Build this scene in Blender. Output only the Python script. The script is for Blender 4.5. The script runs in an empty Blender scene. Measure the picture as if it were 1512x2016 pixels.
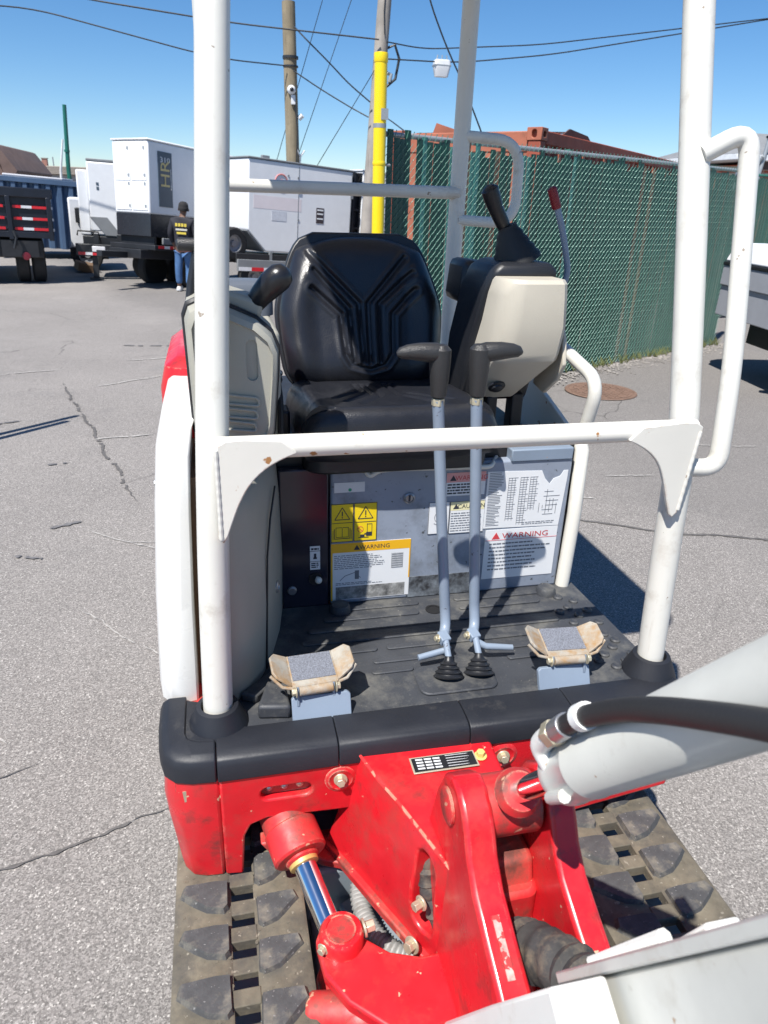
import bpy, bmesh, math, random
from mathutils import Vector, Matrix, Euler, noise
random.seed(7)
R_ = math.radians
scene = bpy.context.scene
COL = scene.collection

# ------------------------------------------------------------------ camera
CAM_H = 1.60
YAW, PITCH, ROLL = R_(13.5), R_(23.67), R_(1.9)
hd = Vector((math.sin(YAW), math.cos(YAW), 0)); r0 = Vector((math.cos(YAW), -math.sin(YAW), 0)); zz = Vector((0, 0, 1))
fw = hd*math.cos(PITCH) - zz*math.sin(PITCH)
u0 = hd*math.sin(PITCH) + zz*math.cos(PITCH)
RR = r0*math.cos(ROLL) + u0*math.sin(ROLL)
UU = -r0*math.sin(ROLL) + u0*math.cos(ROLL)
cd = bpy.data.cameras.new('camera'); cam = bpy.data.objects.new('camera', cd); COL.objects.link(cam)
cd.sensor_fit = 'VERTICAL'; cd.sensor_height = 36; cd.sensor_width = 27; cd.lens = 25.0
cd.clip_start = .02; cd.clip_end = 3000
m3 = Matrix((RR, UU, -fw)).transposed()
cam.matrix_world = Matrix.Translation((0, 0, CAM_H)) @ m3.to_4x4()
cd.dof.use_dof = True; cd.dof.focus_distance = 1.75; cd.dof.aperture_fstop = 9.0
scene.camera = cam

# ------------------------------------------------------------------ light
SUN = Vector((.352, .365, -.862)).normalized()
sd = bpy.data.lights.new('sun', 'SUN'); sd.energy = 5.0; sd.angle = R_(.53); sd.color = (1, .965, .91)
so = bpy.data.objects.new('sun', sd); COL.objects.link(so)
so.rotation_euler = SUN.to_track_quat('-Z', 'Y').to_euler(); so.location = (-6, -6, 14)
w = bpy.data.worlds.new('World'); scene.world = w; w.use_nodes = True
nt = w.node_tree
sky = nt.nodes.new('ShaderNodeTexSky'); sky.sky_type = 'NISHITA'; sky.sun_disc = False
sky.sun_elevation = R_(59.5); sky.sun_rotation = math.atan2(-SUN.x, -SUN.y)
sky.altitude = 0; sky.air_density = .85; sky.dust_density = .12; sky.ozone_density = 5
hs = nt.nodes.new('ShaderNodeHueSaturation'); hs.inputs['Saturation'].default_value = 1.2
nt.links.new(sky.outputs[0], hs.inputs['Color']); nt.links.new(hs.outputs[0], nt.nodes['Background'].inputs[0])
nt.nodes['Background'].inputs[1].default_value = .090
vs = scene.view_settings
vs.view_transform = 'Standard'; vs.look = 'None'; vs.gamma = 1; vs.use_curve_mapping = False
vs.exposure = .60

# ------------------------------------------------------------------ materials
MATS = {}
def mat(name, col, rough=.5, metal=0., var=.10, vscale=5., bump=0., bscale=150., dirt=None, chips=None, rvar=.12, spec=.5, coat=0., btype='noise', streak=None, grime=None, edge=None):
    """procedural paint / rubber / metal: colour drift, fine relief, dirt patches (col, amount, scale), chips (col, threshold, scale)"""
    m = bpy.data.materials.new(name); m.use_nodes = True; t = m.node_tree; N = t.nodes; L = t.links
    b = N['Principled BSDF']; b.inputs['Metallic'].default_value = metal
    b.inputs['Specular IOR Level'].default_value = spec
    if coat: b.inputs['Coat Weight'].default_value = coat; b.inputs['Coat Roughness'].default_value = .12
    tc = N.new('ShaderNodeTexCoord'); P = tc.outputs['Object']
    def nz(scale, det=4, rg=.6, vec=None):
        n = N.new('ShaderNodeTexNoise'); n.inputs['Scale'].default_value = scale; n.inputs['Detail'].default_value = det
        n.inputs['Roughness'].default_value = rg; L.new(vec or P, n.inputs['Vector']); return n.outputs['Fac']
    def ramp(f, a, bb):
        r = N.new('ShaderNodeMapRange'); r.inputs[1].default_value = a; r.inputs[2].default_value = bb; r.clamp = True
        L.new(f, r.inputs[0]); return r.outputs[0]
    def mix(f, c1, c2):
        x = N.new('ShaderNodeMix'); x.data_type = 'RGBA'; L.new(f, x.inputs[0])
        for s, c in ((6, c1), (7, c2)):
            if isinstance(c, tuple): x.inputs[s].default_value = (*c, 1)
            else: L.new(c, x.inputs[s])
        return x.outputs[2]
    lo = tuple(max(0, c*(1-var)) for c in col); hi = tuple(min(1, c*(1+var)) for c in col)
    c = mix(ramp(nz(vscale, 5), .3, .7), lo, hi)
    rv = ramp(nz(vscale*2.3, 4), .3, .7)
    if dirt:
        d = ramp(nz(dirt[2], 6, .7), .75-dirt[1], .95-dirt[1]*.8)
        c = mix(d, c, dirt[0])
    if grime:
        g1 = ramp(nz(grime[2], 6, .65), .80-grime[1], .96-grime[1]); c = mix(g1, c, grime[0])
    if streak:
        mp = N.new('ShaderNodeMapping'); mp.inputs['Scale'].default_value = (streak[2], streak[2], streak[2]*.06); L.new(P, mp.inputs[0])
        c = mix(ramp(nz(1, 5, .65, mp.outputs[0]), .78-streak[1], .98-streak[1]*.7), c, streak[0])
    if edge:   # paint rubbed off along edges, broken up by noise
        bv = N.new('ShaderNodeBevel'); bv.samples = 4; bv.inputs['Radius'].default_value = edge[1]
        ge = N.new('ShaderNodeNewGeometry'); dt = N.new('ShaderNodeVectorMath'); dt.operation = 'DOT_PRODUCT'
        L.new(bv.outputs[0], dt.inputs[0]); L.new(ge.outputs['Normal'], dt.inputs[1])
        em = ramp(dt.outputs['Value'], .985, .90); mu = N.new('ShaderNodeMath'); mu.operation = 'MULTIPLY'
        L.new(em, mu.inputs[0]); L.new(ramp(nz(edge[2], 5, .7), .50, .60), mu.inputs[1]); c = mix(mu.outputs[0], c, edge[0])
    if chips:
        q = ramp(nz(chips[2], 3, .55), chips[1], chips[1]+.02)
        c = mix(q, c, chips[0])
    L.new(c, b.inputs['Base Color'])
    rr = N.new('ShaderNodeMapRange'); rr.inputs[3].default_value = max(.02, rough-rvar*.5); rr.inputs[4].default_value = min(1, rough+rvar*.5)
    L.new(rv, rr.inputs[0]); L.new(rr.outputs[0], b.inputs['Roughness'])
    if bump:
        bn = N.new('ShaderNodeBump'); bn.inputs['Strength'].default_value = min(1, bump); bn.inputs['Distance'].default_value = .0012
        if btype == 'voronoi':
            v = N.new('ShaderNodeTexVoronoi'); v.inputs['Scale'].default_value = bscale; L.new(P, v.inputs['Vector']); h = v.outputs['Distance']
        else: h = nz(bscale, 3)
        L.new(h, bn.inputs['Height']); L.new(bn.outputs[0], b.inputs['Normal'])
    MATS[name] = m
    return m
def glow_free(name, col, rough=.6): return mat(name, col, rough, var=.03, rvar=.05)

cream = mat('cream_paint', (.64, .625, .57), .40, var=.05, vscale=3, chips=((.30, .25, .20), .715, 38), bump=.16, bscale=60, dirt=((.47, .43, .37), .20, 14), streak=((.46, .42, .36), .17, 40), grime=((.36, .33, .30), .12, 60))
cream_rust = mat('cream_paint_rusty', (.70, .675, .605), .42, var=.05, vscale=4, dirt=((.52, .47, .39), .14, 16), edge=((.36, .20, .10), .005, 26), chips=((.36, .17, .06), .672, 26), bump=.12, bscale=60)
white_skin = mat('white_side_paint', (.74, .73, .70), .30, var=.03, dirt=((.70, .66, .60), .08, 5), coat=.2)
tan = mat('tan_plastic', (.345, .335, .285), .50, var=.05, vscale=6, bump=.25, bscale=420, dirt=((.33, .30, .25), .12, 11))
tan_light = mat('beige_plastic', (.49, .45, .37), .45, var=.05, vscale=6, bump=.25, bscale=420, dirt=((.42, .37, .30), .10, 9))
gasket = mat('black_gasket', (.014, .014, .016), .5)
red = mat('red_paint', (.60, .012, .020), .36, var=.14, vscale=7, dirt=((.40, .045, .038), .24, 11), chips=((.62, .36, .24), .715, 52), bump=.16, bscale=40, coat=.2, rvar=.25, streak=((.36, .07, .05), .12, 30), grime=((.17, .030, .026), .23, 15), edge=((.56, .36, .26), .006, 28))
red_worn = mat('red_paint_dusty', (.52, .022, .026), .5, var=.2, vscale=11, dirt=((.27, .085, .06), .30, 9), chips=((.55, .28, .18), .675, 44), bump=.35, bscale=70, rvar=.25, grime=((.13, .045, .036), .29, 18), edge=((.48, .29, .20), .006, 26))
rubber_mat = mat('rubber_floor_mat', (.042, .045, .052), .55, var=.25, vscale=7, bump=.4, bscale=260, dirt=((.15, .145, .13), .26, 9), rvar=.2, chips=((.16, .155, .14), .70, 150))
rubber_lip = mat('rubber_edge', (.013, .0145, .020), .55, var=.2, vscale=5, bump=.25, bscale=200, dirt=((.075, .07, .065), .13, 9), rvar=.2)
vinyl = mat('black_vinyl', (.0145, .0155, .020), .35, var=.15, vscale=8, bump=.26, bscale=330, btype='voronoi', dirt=((.05, .047, .043), .06, 12), rvar=.14)
grip_rub = mat('pebbled_grip', (.028, .027, .027), .40, bump=.45, bscale=620, btype='voronoi', dirt=((.10, .055, .04), .08, 25))
joy = mat('joystick_black', (.012, .012, .014), .33, bump=.2, bscale=500)
blackpl = mat('black_plastic', (.014, .015, .018), .42, bump=.2, bscale=300)
darkblack = mat('black_rubber', (.010, .010, .011), .6)
panel = mat('slate_panel', (.245, .280, .345), .45, var=.10, vscale=6, dirt=((.14, .155, .175), .24, 9), chips=((.08, .09, .10), .665, 70), grime=((.06, .065, .07), .12, 24), bump=.08, bscale=60)
panel_dirty = mat('slate_panel_scuffed', (.21, .235, .26), .6, var=.2, vscale=16, dirt=((.025, .025, .028), .42, 26))
navy = mat('dark_glossy_panel', (.022, .022, .035), .16, var=.1, dirt=((.05, .05, .06), .06, 9))
steelblue = mat('lever_paint', (.225, .275, .345), .40, var=.07, vscale=10, chips=((.10, .10, .12), .70, 55), dirt=((.25, .27, .29), .10, 18))
bluegrey = mat('bracket_paint', (.205, .255, .325), .5, var=.08, chips=((.33, .22, .12), .70, 40))
rusty = mat('worn_pedal', (.33, .305, .26), .6, var=.2, vscale=25, dirt=((.30, .16, .045), .33, 26), chips=((.30, .24, .18), .63, 60), bump=.4, bscale=160)
gritpad = mat('pedal_grit', (.16, .17, .20), .75, var=.5, vscale=420, bump=1, bscale=600)
zinc = mat('zinc_bolt', (.58, .52, .38), .38, metal=.55, var=.15, vscale=30)
steel = mat('bare_steel', (.42, .42, .43), .38, metal=.85, var=.1, vscale=20)
chrome = mat('chrome_rod', (.80, .80, .82), .07, metal=1, var=.03, rvar=.04)
brassy = mat('gland_seal', (.62, .42, .14), .45, metal=.4)
trackr = mat('muddy_track_rubber', (.138, .119, .086), .88, var=.3, vscale=22, bump=1, bscale=60, dirt=((.062, .058, .052), .30, 13), chips=((.23, .205, .16), .66, 90))
lugm = mat('track_lug_rubber', (.060, .060, .061), .78, var=.3, vscale=30, bump=.9, bscale=110, dirt=((.20, .18, .14), .24, 22), chips=((.20, .195, .19), .68, 160))
boomgrey = mat('boom_grey_paint', (.53, .53, .49), .36, var=.07, vscale=9, dirt=((.40, .38, .33), .16, 12), chips=((.30, .19, .11), .72, 40), bump=.10, bscale=50, coat=.15, streak=((.40, .38, .34), .16, 30), grime=((.24, .215, .18), .16, 18), edge=((.34, .26, .19), .005, 22))
boomwhite = mat('boom_white_paint', (.76, .75, .70), .42, var=.06, dirt=((.50, .45, .37), .16, 10), chips=((.36, .19, .07), .69, 30))
slate_frame = mat('undercarriage_grey', (.20, .235, .265), .5, var=.1, dirt=((.12, .12, .11), .2, 9))
hose = mat('hydraulic_hose', (.016, .016, .018), .55, bump=.25, bscale=240, dirt=((.07, .05, .035), .08, 16))
conduit = mat('grey_conduit', (.30, .30, .29), .55, dirt=((.15, .14, .12), .2, 30))
wrap = mat('hose_wrap', (.045, .043, .042), .8, var=.3, vscale=30, bump=.7, bscale=120, dirt=((.24, .19, .13), .24, 13))
white_tie = mat('white_tie', (.80, .80, .78), .5)
l_white = mat('label_white', (.72, .73, .74), .5, var=.03, dirt=((.48, .48, .46), .07, 22))
l_yellow = mat('label_yellow', (.80, .58, .012), .45, var=.05, dirt=((.40, .28, .03), .06, 24))
l_orange = mat('label_orange', (.78, .42, .015), .45, var=.05)
l_pink = mat('label_faded_red', (.70, .33, .32), .5, var=.06)
l_ink = mat('label_ink', (.030, .032, .045), .6)
l_inkg = mat('label_ink_grey', (.16, .17, .19), .6)
l_redink = mat('label_red_ink', (.55, .05, .06), .6)
l_worn = mat('label_worn_area', (.33, .33, .32), .7, var=.4, vscale=60, dirt=((.07, .07, .07), .35, 40))
l_silver = mat('silver_label', (.62, .63, .64), .4)
plate_black = mat('nameplate_black', (.016, .016, .018), .35)
plate_rim = mat('nameplate_rim', (.52, .47, .36), .45, metal=.4)
l_green = mat('green_mark', (.02, .28, .16), .5)

# ------------------------------------------------------------------ mesh helpers
def V(*a): return Vector(a)
def frame(d):
    d = Vector(d).normalized(); a = Vector((0, 0, 1)) if abs(d.z) < .9 else Vector((1, 0, 0))
    u = a.cross(d).normalized(); return u, d.cross(u).normalized(), d
def fillet(pts, r, n=6):
    """round the corners of a polyline"""
    pts = [Vector(p) for p in pts]; out = [pts[0]]
    for i in range(1, len(pts)-1):
        a, b, c = pts[i-1], pts[i], pts[i+1]
        ra = min(r, (a-b).length*.48, (c-b).length*.48)
        p, q = b+(a-b).normalized()*ra, b+(c-b).normalized()*ra
        for k in range(n+1):
            t = k/n; out.append(p*(1-t)**2 + b*2*t*(1-t) + q*t*t)
    out.append(pts[-1]); return out
class MB:
    def __init__(s): s.v = []; s.f = []
    def add(s, vs, fs):
        o = len(s.v); s.v += [tuple(x) for x in vs]; s.f += [tuple(i+o for i in f) for f in fs]; return s
    def box(s, x0, x1, y0, y1, z0, z1):
        return s.add([(x0,y0,z0),(x1,y0,z0),(x1,y1,z0),(x0,y1,z0),(x0,y0,z1),(x1,y0,z1),(x1,y1,z1),(x0,y1,z1)],
                     [(0,3,2,1),(4,5,6,7),(0,1,5,4),(1,2,6,5),(2,3,7,6),(3,0,4,7)])
    def obox(s, c, size, M=None):
        c = Vector(c); M = M or Matrix.Identity(3); vs = []
        for z in (-.5,.5):
            for x, y in ((-.5,-.5),(.5,-.5),(.5,.5),(-.5,.5)): vs.append(c + M @ Vector((x*size[0], y*size[1], z*size[2])))
        return s.add(vs, [(0,3,2,1),(4,5,6,7),(0,1,5,4),(1,2,6,5),(2,3,7,6),(3,0,4,7)])
    def prism(s, poly, o, u, v, n):
        """2-D polygon (a,b) -> o+u*a+v*b, extruded along vector n"""
        o, u, v, n = map(Vector, (o, u, v, n)); k = len(poly)
        a = [o+u*p[0]+v*p[1] for p in poly]; b = [x+n for x in a]
        return s.add(a+b, [tuple(range(k))[::-1], tuple(range(k, 2*k))] + [(i, (i+1)%k, k+(i+1)%k, k+i) for i in range(k)])
    def loft(s, rings, cap=True, closed=True):
        k = len(rings[0]); vs = [p for r in rings for p in r]; fs = []
        for j in range(len(rings)-1):
            for i in range(k if closed else k-1): fs.append((j*k+i, j*k+(i+1)%k, (j+1)*k+(i+1)%k, (j+1)*k+i))
        if cap: fs += [tuple(range(k))[::-1], tuple(range((len(rings)-1)*k, len(rings)*k))]
        return s.add(vs, fs)
    def tube(s, pts, r, n=12, cap=True):
        pts = [Vector(p) for p in pts]; k = len(pts); rs = r if isinstance(r, (list, tuple)) else [r]*k
        rings = []; u = None
        for i, p in enumerate(pts):
            d = (pts[min(i+1, k-1)]-pts[max(i-1, 0)]).normalized()
            if u is None: u = frame(d)[0]
            u = (u - d*u.dot(d)).normalized(); vv = d.cross(u)
            rings.append([p + (u*math.cos(6.28318*j/n)+vv*math.sin(6.28318*j/n))*rs[i] for j in range(n)])
        return s.loft(rings, cap)
    def cyl(s, a, b, r, n=16, r2=None): return s.tube([a, b], [r, r if r2 is None else r2], n)
    def lathe(s, prof, o, axis, n=24, arc=None):
        u, v, d = frame(axis); o = Vector(o); rings = []
        for r, h in prof: rings.append([o+d*h+(u*math.cos(6.28318*j/n)+v*math.sin(6.28318*j/n))*max(r, 1e-5) for j in range(n)])
        return s.loft(rings)
    def ball(s, c, r, n=12, sc=(1,1,1)):
        rings = []
        for i in range(1, n):
            t = math.pi*i/n; rings.append([Vector(c)+Vector((math.sin(t)*math.cos(6.28318*j/(2*n))*sc[0], math.sin(t)*math.sin(6.28318*j/(2*n))*sc[1], -math.cos(t)*sc[2]))*r for j in range(2*n)])
        return s.loft(rings)
    def grid(s, nu, nv, fn, flip=False):
        vs = [fn(i/(nu-1), j/(nv-1)) for j in range(nv) for i in range(nu)]
        fs = [(j*nu+i, j*nu+i+1, (j+1)*nu+i+1, (j+1)*nu+i) for j in range(nv-1) for i in range(nu-1)]
        return s.add(vs, [f[::-1] for f in fs] if flip else fs)
    def mesh(s, name, smooth=38, fix=True):
        me = bpy.data.meshes.new(name); me.from_pydata(s.v, [], s.f)
        if fix:
            bm = bmesh.new(); bm.from_mesh(me); bmesh.ops.remove_doubles(bm, verts=bm.verts, dist=1e-6)
            bmesh.ops.recalc_face_normals(bm, faces=bm.faces); bm.to_mesh(me); bm.free()
        if smooth:
            for p in me.polygons: p.use_smooth = True
            me.set_sharp_from_angle(angle=R_(smooth))
        me.update(); return me
def link(name, me, m=None, parent=None, off=True):
    o = bpy.data.objects.new(name, me); COL.objects.link(o)
    if m and me and not me.materials: me.materials.append(m)
    if parent:
        o.parent = parent
        if off and parent.parent is None and parent.get('worldbuilt'): o.location = -parent.location
    return o
def build(mb, name, m, parent=None, bevel=0, seg=2, smooth=38, fix=True):
    o = link(name, mb.mesh(name, smooth, fix), m, parent)
    if bevel:
        b = o.modifiers.new('bevel', 'BEVEL'); b.width = bevel; b.segments = seg; b.limit_method = 'ANGLE'; b.angle_limit = R_(32)
        b.harden_normals = False
    return o
def thing(name, label, cat, loc=(0,0,0), rot=(0,0,0), group=None, world=False):
    o = bpy.data.objects.new(name, None); COL.objects.link(o); o.location = loc; o.rotation_euler = rot
    o.empty_display_size = .1
    o['label'] = label; o['category'] = cat
    if group: o['group'] = group
    if world: o['worldbuilt'] = 1
    return o
def tag(o, label, cat, group=None):
    o['label'] = label; o['category'] = cat
    if group: o['group'] = group
    return o
def cut(o, cutter):
    """boolean difference baked into the mesh, the cutter is removed"""
    me = cutter.mesh('cut', 0); c = bpy.data.objects.new('cut', me); COL.objects.link(c)
    c.matrix_world = o.matrix_world.copy() if not o.parent else Matrix.Identity(4)
    if o.parent: c.parent = o.parent; c.location = o.location
    b = o.modifiers.new('cut', 'BOOLEAN'); b.operation = 'DIFFERENCE'; b.object = c; b.solver = 'EXACT'
    while o.modifiers[0] != b: o.modifiers.move(len(o.modifiers)-1, 0) if False else o.modifiers.remove(o.modifiers[0])
    dg = bpy.context.evaluated_depsgraph_get(); dg.update()
    nm = bpy.data.meshes.new_from_object(o.evaluated_get(dg)); o.modifiers.clear()
    old = o.data; o.data = nm; nm.name = old.name
    bpy.data.objects.remove(c); bpy.data.meshes.remove(me)
    for p in nm.polygons: p.use_smooth = True
    nm.set_sharp_from_angle(angle=R_(38))
def addbevel(o, wd, seg=2):
    b = o.modifiers.new('bevel', 'BEVEL'); b.width = wd; b.segments = seg; b.limit_method = 'ANGLE'; b.angle_limit = R_(32)
def text_mb(txt, h, o, u, v, align='LEFT', sx=1.0, depth=.0004):
    """letters as flat raised print: baseline origin o, direction u, up v, cap height h"""
    cu = bpy.data.curves.new('t', 'FONT'); cu.body = txt; cu.size = 1; cu.align_x = align; cu.resolution_u = 2
    ob = bpy.data.objects.new('t', cu); COL.objects.link(ob)
    dg = bpy.context.evaluated_depsgraph_get(); dg.update()
    me = bpy.data.meshes.new_from_object(ob.evaluated_get(dg))
    o, u, v = Vector(o), Vector(u).normalized(), Vector(v).normalized(); k = h/.69
    mb = MB(); mb.add([o+u*(p.co.x*k*sx)+v*(p.co.y*k) for p in me.vertices], [tuple(f.vertices) for f in me.polygons])
    bpy.data.objects.remove(ob); bpy.data.curves.remove(cu); bpy.data.meshes.remove(me)
    return mb
def rrect(w, h, r, n=5, cx=0, cy=0):
    out = []
    for sx, sy, a0 in ((1,1,0),(-1,1,90),(-1,-1,180),(1,-1,270)):
        for k in range(n+1):
            a = R_(a0+90*k/n); out.append((cx+sx*(w/2-r)+r*math.cos(a), cy+sy*(h/2-r)+r*math.sin(a)))
    return out
def smooth(a, b, x):
    t = max(0, min(1, (x-a)/(b-a))); return t*t*(3-2*t)
def seg_d(p, a, b):
    ax, ay = a; bx, by = b; dx, dy = bx-ax, by-ay; t = max(0, min(1, ((p[0]-ax)*dx+(p[1]-ay)*dy)/(dx*dx+dy*dy)))
    return math.hypot(p[0]-ax-dx*t, p[1]-ay-dy*t)
def poly_d(p, pl): return min(seg_d(p, pl[i], pl[i+1]) for i in range(len(pl)-1))
def ground_z(x, y):
    return -.30*smooth(4, 14, y)*(1-smooth(1.0, 4.5, x - .12*(y-6)))
# ------------------------------------------------------------------ ground
def asphalt_mat():
    m = bpy.data.materials.new('weathered_asphalt'); m.use_nodes = True; t = m.node_tree; N = t.nodes; L = t.links
    b = N['Principled BSDF']; b.inputs['Roughness'].default_value = .9; b.inputs['Specular IOR Level'].default_value = .25
    P = N.new('ShaderNodeTexCoord').outputs['Object']
    def nz(s, d=4, r=.6):
        n = N.new('ShaderNodeTexNoise'); n.inputs['Scale'].default_value = s; n.inputs['Detail'].default_value = d; n.inputs['Roughness'].default_value = r
        L.new(P, n.inputs['Vector']); return n.outputs['Fac']
    def rg(f, a, b_, c=0, d=1):
        r = N.new('ShaderNodeMapRange'); r.inputs[1].default_value = a; r.inputs[2].default_value = b_; r.inputs[3].default_value = c; r.inputs[4].default_value = d
        L.new(f, r.inputs[0]); return r.outputs[0]
    def mix(f, c1, c2, blend='MIX'):
        x = N.new('ShaderNodeMix'); x.data_type = 'RGBA'; x.blend_type = blend
        if isinstance(f, float): x.inputs[0].default_value = f
        else: L.new(f, x.inputs[0])
        for s, c in ((6, c1), (7, c2)):
            if isinstance(c, tuple): x.inputs[s].default_value = (*c, 1)
            else: L.new(c, x.inputs[s])
        return x.outputs[2]
    v = N.new('ShaderNodeTexVoronoi'); v.inputs['Scale'].default_value = 240; L.new(P, v.inputs['Vector'])
    sv = N.new('ShaderNodeSeparateColor'); L.new(v.outputs['Color'], sv.inputs[0])
    base = mix(rg(nz(.55, 6, .62), .36, .66), (.200, .185, .173), (.300, .277, .257))
    st = mix(rg(sv.outputs[0], .05, 1.0), (.10, .092, .086), (.42, .39, .365))
    c = mix(.55, base, st)
    c = mix(rg(sv.outputs[1], .92, .98, 0, .8), c, (.55, .52, .48))
    c = mix(rg(nz(110, 4, .75), .34, .50, .75, 0), c, (.10, .094, .088))
    c = mix(rg(nz(1.7, 7, .7), .58, .78, 0, .42), c, (.13, .128, .128))
    c = mix(rg(nz(.9, 5, .6), .64, .80, 0, .35), c, (.36, .315, .26))
    # darker resealed lane towards the fence (a patch with its own wandering edge)
    sx = N.new('ShaderNodeSeparateXYZ'); L.new(P, sx.inputs[0])
    ad = N.new('ShaderNodeMath'); ad.operation = 'MULTIPLY_ADD'; L.new(nz(.8, 5), ad.inputs[0]); ad.inputs[1].default_value = 1.6; L.new(sx.outputs[0], ad.inputs[2])
    ad2 = N.new('ShaderNodeMath'); ad2.operation = 'MULTIPLY_ADD'; L.new(sx.outputs[1], ad2.inputs[0]); ad2.inputs[1].default_value = .35; L.new(ad.outputs[0], ad2.inputs[2])
    c = mix(rg(ad2.outputs[0], 4.1, 4.7, 0, .72), c, mix(.45, (.115, .110, .106), mix(.5, c, st)))
    wn = N.new('ShaderNodeTexNoise'); wn.inputs['Scale'].default_value = 2.2; wn.inputs['Detail'].default_value = 5; L.new(P, wn.inputs['Vector'])
    wa = N.new('ShaderNodeMix'); wa.data_type = 'VECTOR'; wa.inputs[0].default_value = .22; L.new(P, wa.inputs[4]); L.new(wn.outputs['Color'], wa.inputs[5])
    ve = N.new('ShaderNodeTexVoronoi'); ve.feature = 'DISTANCE_TO_EDGE'; ve.inputs['Scale'].default_value = .85; L.new(wa.outputs[1], ve.inputs['Vector'])
    ck = N.new('ShaderNodeMath'); ck.operation = 'MULTIPLY'; L.new(rg(ve.outputs['Distance'], .0015, .006, .75, 0), ck.inputs[0]); L.new(rg(nz(.42, 3), .50, .60), ck.inputs[1])
    c = mix(ck.outputs[0], c, (.075, .07, .066))
    c = mix(rg(nz(5.5, 6, .7), .63, .74, 0, .5), c, (.12, .115, .112))
    c = mix(rg(nz(.28, 4, .55), .52, .72, 0, .35), c, (.17, .162, .158))
    L.new(c, b.inputs['Base Color'])
    bp = N.new('ShaderNodeBump'); bp.inputs['Strength'].default_value = .9; bp.inputs['Distance'].default_value = .003
    L.new(nz(210, 5, .7), bp.inputs['Height']); L.new(bp.outputs[0], b.inputs['Normal'])
    return m
asph = asphalt_mat()
def coords():
    a = [-600, -300, -120, -60, -35, -24]; a += [-18+.75*i for i in range(57)]; a += [30, 40, 60, 120, 300, 600]; return a
xs = coords(); ys = [-600, -200, -60, -20, -8] + [-4+.75*i for i in range(40)] + [30, 40, 60, 100, 200, 600, 1200]
g = MB(); g.add([(x, y, ground_z(x, y)) for y in ys for x in xs], [(j*len(xs)+i, j*len(xs)+i+1, (j+1)*len(xs)+i+1, (j+1)*len(xs)+i) for j in range(len(ys)-1) for i in range(len(xs)-1)])
ground = build(g, 'ground', asph, fix=False); ground['kind'] = 'structure'
tar = mat('crack_fill', (.105, .098, .093), .85, var=.3, vscale=40, bump=.5, bscale=200)
scr = mat('chalky_scratch', (.38, .36, .335), .9, var=.3, vscale=60)
sand = mat('sandy_patch', (.30, .235, .18), .95, var=.2, vscale=90, bump=.6, bscale=300)
oil = mat('oil_stain', (.135, .130, .130), .8, var=.3, vscale=50)
ZS = [.004]
def ground_strip(name, pts, wd, m, jag=.5, gap=0., z=None, n=60):
    """jagged flat strip lying on the ground; gap > 0 breaks it into blots"""
    if z is None: ZS[0] += .00011; z = ZS[0]
    mb = MB(); tot = [0]
    for i in range(len(pts)-1): tot.append(tot[-1]+math.hypot(pts[i+1][0]-pts[i][0], pts[i+1][1]-pts[i][1]))
    prev = None; off = random.random()*50
    for k in range(n+1):
        s = tot[-1]*k/n; i = max(j for j in range(len(pts)-1) if tot[j] <= s+1e-9); t = (s-tot[i])/(tot[i+1]-tot[i])
        x = pts[i][0]*(1-t)+pts[i+1][0]*t; y = pts[i][1]*(1-t)+pts[i+1][1]*t
        dx, dy = pts[i+1][0]-pts[i][0], pts[i+1][1]-pts[i][1]; l = math.hypot(dx, dy); nx, ny = -dy/l, dx/l
        q = noise.noise((s*3+off, 0, 0))*.035+noise.noise((s*19+off, 5, 0))*.012; wv = wd*max(.15, 1+jag*1.6*noise.noise((s*30+off, 3, 0)))*min(1, 8*min(k, n-k)/n+.1)
        cx, cy = x+nx*q, y+ny*q
        cur = [(cx+nx*wv/2, cy+ny*wv/2), (cx-nx*wv/2, cy-ny*wv/2)]
        if prev and not (gap and noise.noise((s*9+off, 9, 0)) > .25-gap):
            mb.add([(p[0], p[1], ground_z(*p)+z) for p in (prev[0], prev[1], cur[1], cur[0])], [(0, 1, 2, 3)])
        prev = cur
    if mb.f: o = build(mb, name, m, ground, fix=True)
ground_strip('crack', [(-1.45, 7.1), (-1.18, 6.2), (-.98, 5.5), (-.80, 4.9), (-.62, 4.3), (-.50, 3.9)], .020, tar, .9, .08, n=420)
ground_strip('crack', [(1.35, 3.45), (1.75, 3.35), (2.4, 3.0), (3.2, 2.75), (4.2, 2.4)], .020, tar, .8, 0, n=420)
ground_strip('crack', [(-1.3, 1.38), (-.85, 1.36), (-.45, 1.52), (-.2, 1.60)], .0075, tar, .9, 0, n=260)
ground_strip('crack', [(-1.6, 1.75), (-1.0, 1.68), (-.6, 1.86)], .006, tar, .9, .05, n=220)
for a, b_, wd in (((-.72, 3.55), (-.25, 3.2), .012), ((-.55, 3.42), (-.2, 3.30), .010), ((-1.35, 3.0), (-.98, 2.72), .012), ((-.95, 2.2), (-.72, 1.95), .014), ((-.62, 2.75), (-.25, 2.3), .009),
                 ((-1.1, 6.9), (-.55, 7.4), .05), ((-1.0, 8.3), (-.3, 8.6), .06), ((-2.1, 7.6), (-1.6, 7.8), .05), ((-.9, 5.1), (-.5, 5.2), .04), ((1.9, 3.6), (2.15, 3.55), .03), ((2.4, 3.9), (2.75, 3.85), .02), ((3.3, 4.4), (3.9, 4.3), .025)):
    ground_strip('scratch', [a, b_], wd*.55, scr, .9, -.15, n=70)
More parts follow.
